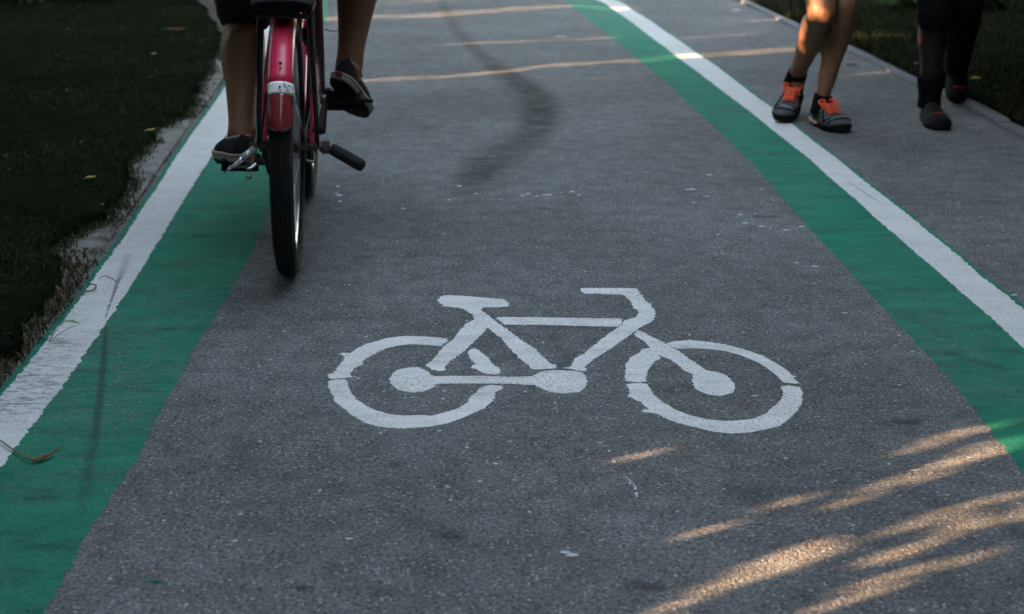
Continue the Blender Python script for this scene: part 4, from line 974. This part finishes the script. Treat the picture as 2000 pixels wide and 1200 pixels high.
m.limb([(1.70, 6.25, 1.45), (1.70, 6.24, 1.52), (1.70, 6.23, 1.58)], [.055, .052, .055], 14, 3); head(m, (1.70, 6.22, 1.63), (0, -1, 0))
arm(m, (1.51, 6.25, 1.38), (1.45, 6.3, 1.10), (1.47, 6.12, .92), (0, -.8, -.5), 1); arm(m, (1.89, 6.25, 1.38), (1.96, 6.2, 1.12), (1.93, 5.98, 1.02), (0, -1, .1), -1)
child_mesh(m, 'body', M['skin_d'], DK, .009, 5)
m = MB()
m.limb([dhA + Vector((0, 0, .05)), dhA.lerp(dkA, .4), dkA, dkA.lerp(daA, .22)], [.10, .088, .070, .066], 18, 4)
m.limb([dhB + Vector((0, 0, .05)), dhB.lerp(dkB, .4), dkB, dkB.lerp(daB, .3), dkB.lerp(daB, .6), dkB.lerp(daB, .95)], [.10, .088, .072, .068, .056, .048], 18, 4)
m.limb([(1.70, 6.28, .78), (1.70, 6.28, .92), (1.70, 6.27, 1.06)], [(.13, .17), (.13, .185), (.12, .16)], 20, 3, ref=(0, 1, 0)); child_mesh(m, 'leggings', M['leggings'], DK, .012, 3)
m = MB(); m.limb([(1.70, 6.28, 1.0), (1.70, 6.26, 1.2), (1.70, 6.25, 1.36), (1.70, 6.25, 1.45)], [(.13, .165), (.135, .195), (.12, .20), (.065, .07)], 20, 4, ref=(0, 1, 0)); child_mesh(m, 'shirt', M['shirt'], DK, .012, 3)
m = MB(); m.ball((1.70, 6.24, 1.66), (.088, .098, .10), 16, 10); child_mesh(m, 'hair', M['hair'], DK)
for an_, kn_, up2 in ((daA, dkA, .09), (daB, dkB, .26)):
    m = MB(); d_ = (kn_ - an_).normalized(); m.limb([an_ - d_ * .04, an_, an_ + d_ * up2 * .5, an_ + d_ * up2], [.046, .044, .050, .056], 18, 3); child_mesh(m, 'sock', M['sock'], DK)
shoe(DK, 'shoe', (daA.x + .01, daA.y + .06, .003), (daA.x - .01, daA.y - .22, .003), (0, 0, 1), 'dark', .29, 1)
tb = Vector((daB.x - .01, daB.y - .10, .012)); shoe(DK, 'shoe', tb + Vector((.01, .21, .15)), tb, (0, -.5, .8), 'dark', .28, -1)

# ------------------------------------------------------------------ vegetation beyond and beside the frame
def leaf_cloud(c, rad, n, size, seed, hollow=.5):
    r = np.random.default_rng(seed); d = r.normal(size=(n, 3)); d /= np.linalg.norm(d, axis=1)[:, None]
    q = (hollow + (1 - hollow) * r.random(n)) ** .6; lump = 1 + .22 * np.sin(d[:, 0] * 5 + seed) * np.sin(d[:, 1] * 6 + 1) + .12 * np.sin(d[:, 2] * 9 + d[:, 0] * 7)
    p = np.array(c) + d * (q * lump)[:, None] * np.array(rad)
    a = r.normal(size=(n, 3)); a /= np.linalg.norm(a, axis=1)[:, None]; b = np.cross(a, r.normal(size=(n, 3))); b /= np.linalg.norm(b, axis=1)[:, None]
    s = size * r.uniform(.6, 1.3, n)[:, None]
    V = np.stack([p - a * s, p + b * s * .45, p + a * s, p - b * s * .45], 1).reshape(-1, 3); i = np.arange(n) * 4
    return V, np.stack([i, i + 1, i + 2, i + 3], 1), np.repeat(r.random(n) * .95, 4)
def shade_tree(pos, cen, rad, n, seed, label, size=.15):  # unseen crown and trunk added to block skylight around the lane
    cen = (cen[0], cen[1], cen[2] - .1)
    e = empty('shade_tree', (*pos, 0)); tag(e, label, 'shade_tree', 'added trees that shade the path')
    m = MB(); tp = Vector(cen) - Vector((*pos, 0)); m.limb([(0, 0, -.1), (.03, .02, 1.0), tuple(tp * .5 + Vector((0, 0, .8))), tuple(tp)], [.20, .15, .12, .05], 14, 5)
    rr2 = random.Random(seed)
    for k in range(6):
        a = rr2.random() * 6.28; q = tp + Vector((math.cos(a) * rad[0] * .7, math.sin(a) * rad[1] * .7, rad[2] * .3)); m.limb([tuple(tp * .55 + Vector((0, 0, .7))), tuple(tp.lerp(q, .4)), tuple(q)], [.07, .05, .015], 8, 4)
    m.build('trunk', M['bark'], e)
    V, f, v = leaf_cloud(tp, rad, n, size, seed); o = mesh_np('crown', V, f, M['leaf'], e); attr(o, 'var', v)
TR = [((-4.6, .6), (-2.5, 1.1, 3.3), (2.1, 3.2, 1.25), 'left tree nearest the camera added unseen to shade the grass verge'),
      ((-5.2, 6.2), (-2.65, 6.2, 3.3), (2.3, 3.2, 1.3), 'left tree added unseen to shade the verge level with the walkers'),
      ((-6.2, 12.2), (-4.4, 12.2, 3.7), (2.3, 3.4, 1.4), 'far left tree added unseen to shade the far verge'),
      ((4.4, .8), (2.15, 1.2, 3.2), (2.0, 3.2, 1.25), 'right tree nearest the camera added unseen to shade the kerb side'),
      ((5.4, 6.4), (2.2, 6.2, 3.3), (2.3, 3.2, 1.3), 'right tree added unseen to shade the walking lane'),
      ((6.4, 12.4), (3.6, 12.2, 3.7), (2.3, 3.4, 1.4), 'far right tree added unseen beyond the kerb for shade'),
      ((-4.6, 13.6), (-1.5, 12.4, 3.2), (3.0, 2.9, 1.2), 'far tree added unseen over the path from the left to block sky'),
      ((6.6, 15.0), (1.5, 13.6, 3.0), (3.2, 2.9, 1.3), 'far tree added unseen over the path from the right to block sky'),
      ((1.6, -6.2), (.2, -3.3, 3.3), (3.4, 2.6, 1.3), 'tree added over the path behind the camera to block sky')]
for k, (a, b, c_, lb) in enumerate(TR): shade_tree(a, b, c_, 7500, 40 + k, lb)
def shrub(pos, rad, n, seed, label, size=.05):
    e = empty('shrub', (*pos, 0)); tag(e, label, 'shrub', 'shrubs at the back of the lawns')
    m = MB()
    for k in range(7):
        a = k * .9; m.limb([(0, 0, -.02), (.3 * rad[0] * math.cos(a), .3 * rad[1] * math.sin(a), rad[2] * .6), (.7 * rad[0] * math.cos(a), .7 * rad[1] * math.sin(a), rad[2] * 1.3)], [.014, .010, .004], 7, 3)
    m.build('stems', M['bark'], e); V, f, v = leaf_cloud((0, 0, rad[2] * .95), rad, n, size, seed, .3); o = mesh_np('foliage', V, f, M['leaf'], e); attr(o, 'var', v)
shrub((2.95, 10.6), (.62, .5, .42), 1500, 91, 'low bluish green shrub on the lawn behind the walkers')
shrub((3.75, 9.6), (.6, .5, .45), 1300, 92, 'dark shrub at the back right of the lawn')
shrub((-3.4, 11.2), (.9, .5, .45), 1600, 93, 'dark shrub at the far left of the verge')

# ------------------------------------------------------------------ hedge to the left of the camera; added out of view, gaps cut to cast the sun streaks
STREAK = [  # pixel centreline, half widths in metres
    ([(1250, 1225), (1310, 1195), (1400, 1155), (1480, 1120), (1560, 1090), (1640, 1062), (1720, 1040), (1800, 1018), (1900, 992), (2060, 955)], [.012, .015, .016, .015, .014, .016, .017, .017, .016, .016]),
    ([(1470, 1108), (1560, 1076), (1640, 1046), (1700, 1032), (1790, 1006)], [.004, .006, .006, .006, .006]),
    ([(1580, 1215), (1650, 1170), (1720, 1142), (1790, 1117), (1850, 1100), (1915, 1086)], [.012, .014, .015, .013, .011, .007]),
    ([(1600, 996), (1660, 980), (1720, 960), (1790, 932), (1860, 905), (1930, 880), (2050, 845)], [.007, .010, .013, .018, .022, .024, .020]),
    ([(1380, 1035), (1440, 1012), (1500, 990), (1570, 970)], [.003, .005, .006, .005]),
    ([(1720, 1090), (1780, 1070), (1850, 1046), (1920, 1022), (2050, 985)], [.008, .011, .015, .016, .016]),
    ([(1745, 890), (1800, 870), (1860, 850), (1920, 833), (2050, 800)], [.010, .012, .014, .012, .012]),
    ([(1120, 928), (1200, 905), (1295, 878)], [.001, .003, .002]),
    ([(600, 40), (700, 34), (860, 30), (930, 22), (1000, 17), (1070, 13), (1140, 12), (1220, 20)], [.10, .12, .12, .13, .13, .11, .09, .07]),
    ([(880, 86), (1000, 82), (1200, 74)], [.03, .036, .03]),
    ([(690, 160), (800, 153), (900, 148), (1000, 138), (1080, 128), (1250, 118), (1340, 110), (1440, 104), (1560, 96)], [.045, .048, .046, .048, .056, .060, .075, .085, .08]),
    ([(1140, 156), (1220, 149), (1310, 142)], [.012, .018, .012]),
    ([(1340, 74), (1400, 70), (1470, 66)], [.02, .026, .02]), ([(1380, 48), (1480, 42), (1560, 36)], [.02, .03, .03]),
    ([(700, 9), (800, 5), (880, 0)], [.03, .035, .03]), ([(1640, 84), (1760, 76)], [.07, .06]), ([(1630, 150), (1740, 140)], [.014, .014]), ([(1420, 8), (1550, 4)], [.03, .03]),
]
STREAK = [([G(*p) for p in pl], wd) for pl, wd in STREAK]
SPOTS = [(P(1607, 22, 5.84), .030), (P(1583, 28, 5.86), .016), (P(1573, 52, 5.93), .028), (P(1562, 78, 5.98), .024), (P(1584, 3, 5.86), .02), (P(1818, 75, 6.05), .02), (P(1612, 225, 5.85), .012)]
C0 = -1.6; TA = math.tan(R(SUN_EL))
def lit(pu, t_, z, whole=False):
    """is the sun ray through hedge point (coordinate pu along the sun, t_ across, height z) meant to pass?"""
    k = z / TA; gu = pu + k; gx = gu * UX - t_ * UY; gy = gu * UY + t_ * UX
    o = np.zeros(gx.shape, bool); fine = np.abs(np.sin(np.floor(t_ / .012) * 269.5 + np.floor(z / .02) * 183.3) * 43758.5453) % 1
    for pl, wd in STREAK:
        d, p = seg_dist(gx, gy, pl); o |= d < np.interp(p, np.linspace(0, 1, len(wd)), wd)
    for c, r in SPOTS:
        cu = c.x * UX + c.y * UY; ct = -c.x * UY + c.y * UX
        zz = c.z + (cu - pu) * TA; o |= (np.hypot(ct - t_, zz - z) < r * 1.1) & ((fine > .80) | whole)
    wob = .5 + .5 * np.sin(t_ * 23 + 2 * np.sin(z * 17)) * np.sin(z * 31 + t_ * 9)
    return o & ((fine > .44 + .18 * wob) | whole)
shade_hedge = empty('shade_hedge', (-2.6, -1.2, 0)); tag(shade_hedge, 'tall leafy hedge left of and behind the camera added unseen, with gaps cut to cast the sun streaks', 'shade_hedge')
hinv = shade_hedge.matrix_basis.inverted(); off = np.array(shade_hedge.location)
def mask_cells(t0, t1, z0, z1, dt, dz, jitter):
    T, Zz = np.meshgrid(np.arange(t0, t1, dt), np.arange(z0, z1, dz)); T = T.ravel() + dt / 2; Zz = Zz.ravel() + dz / 2
    pu = np.full(T.shape, C0); keep = ~lit(pu, T, Zz) if jitter is None or True else None
    T, Zz = T[keep], Zz[keep]; n = len(T); a, b = dt * .503, dz * .503; d = 0.0
    base = np.stack([C0 * UX - T * UY, C0 * UY + T * UX, Zz], 1) - off; ex = np.array([-UY, UX, 0]) * a; ez = np.array([0, 0, b])
    V = np.stack([base - ex - ez, base + ex - ez, base + ex + ez, base - ex + ez], 1).reshape(-1, 3); i = np.arange(n) * 4
    return V, np.stack([i, i + 1, i + 2, i + 3], 1)
Va, Fa = mask_cells(-1, 13, -.05, 2.6, .012, .02, True)
Vb, Fb = mask_cells(-8, -1, -.05, 4.2, .2, .2, True); Vc, Fc_ = mask_cells(13, 20, -.05, 4.2, .2, .2, True); Vd, Fd = mask_cells(-1, 13, 2.6, 4.2, .2, .2, True)
V = np.vstack([Va, Vb, Vc, Vd]); Fx = np.vstack([Fa, Fb + len(Va), Fc_ + len(Va) + len(Vb), Fd + len(Va) + len(Vb) + len(Vc)])
hm = mesh_np('sun_mask', V, Fx, M['leaf'], shade_hedge); attr(hm, 'var', np.repeat(rng.random(len(V) // 4) * .9, 4))  # opaque cells added to stop the sun outside the streaks
n = 26000; T = rng.uniform(-8, 20, n); Zz = rng.uniform(0, 4.3, n); pu = C0 + rng.normal(0, .14, n)
k = ~lit(pu, T, Zz, True)
for dT, dZ in ((.035, 0), (-.035, 0), (0, .035), (0, -.035)): k &= ~lit(pu, T + dT, Zz + dZ, True)
T, Zz, pu = T[k], Zz[k], pu[k]; n = len(T)
p_ = np.stack([pu * UX - T * UY, pu * UY + T * UX, Zz], 1) - off; a = rng.normal(size=(n, 3)); a /= np.linalg.norm(a, axis=1)[:, None]; b = np.cross(a, rng.normal(size=(n, 3))); b /= np.linalg.norm(b, axis=1)[:, None]
s = .035 * rng.uniform(.7, 1.2, n)[:, None]
V = np.stack([p_ - a * s, p_ + b * s * .5, p_ + a * s, p_ - b * s * .5], 1).reshape(-1, 3); i = np.arange(n) * 4
o = mesh_np('leaves', V, np.stack([i, i + 1, i + 2, i + 3], 1), M['leaf'], shade_hedge); attr(o, 'var', np.repeat(rng.random(n) * .95, 4))

# unseen leafy rows added to block low skylight right, ahead and behind
def shade_thicket(a, b, z1, n, seed, label):
    a, b = np.array(a), np.array(b); L_ = np.linalg.norm(b - a); d = (b - a) / L_; nrm = np.array([-d[1], d[0]]); r_ = np.random.default_rng(seed)
    e = empty('shade_hedge', (*((a + b) / 2), 0)); tag(e, label, 'shade_hedge'); o_ = np.array([*((a + b) / 2), 0])
    def leaves(n, sz, dep):
        q = r_.random(n) * L_; z = r_.random(n) * (z1 + .35 * np.sin(q * 1.3 + seed)); w_ = r_.normal(0, dep, n)
        p = np.stack([a[0] + d[0] * q + nrm[0] * w_, a[1] + d[1] * q + nrm[1] * w_, z], 1) - o_
        u = r_.normal(size=(n, 3)); u /= np.linalg.norm(u, axis=1)[:, None]; v = np.cross(u, r_.normal(size=(n, 3))); v /= np.linalg.norm(v, axis=1)[:, None]
        s_ = sz * r_.uniform(.6, 1.3, n)[:, None]; return np.stack([p - u * s_, p + v * s_ * .5, p + u * s_, p - v * s_ * .5], 1).reshape(-1, 3)
    V = leaves(int(n * 2.2), .17, .35); i = np.arange(len(V) // 4) * 4
    o = mesh_np('foliage', V, np.stack([i, i + 1, i + 2, i + 3], 1), M['leaf'], e); attr(o, 'var', np.repeat(r_.random(len(i)) * .95, 4))
    m = MB()
    for k in range(int(L_ / .5)):
        q = (k + .5) * .5; m.limb([(a[0] + d[0] * q - o_[0], a[1] + d[1] * q - o_[1], -.05), (a[0] + d[0] * (q + .1) - o_[0], a[1] + d[1] * q - o_[1], z1 * .5), (a[0] + d[0] * (q - .1) - o_[0], a[1] + d[1] * q - o_[1], z1 * .9)], [.03, .022, .01], 6, 3)
    m.build('stems', M['bark'], e)
shade_thicket((2.0, -7.5), (6.3, 14), 4.0, 15000, 5, 'tall dark hedge added unseen along the right lawn to darken that side')
shade_thicket((-1.2, -7.6), (4.0, -7.9), 2.6, 4500, 6, 'dark hedge added behind the camera to block skylight')
shade_thicket((-9.5, 15), (-2.6, 17), 3.6, 6000, 8, 'dark hedge added out of view past the left verge to block low sky')
shade_thicket((-3.2, 24), (6.5, 22), 3.4, 9000, 9, 'distant hedge added out of view ahead to block low sky')
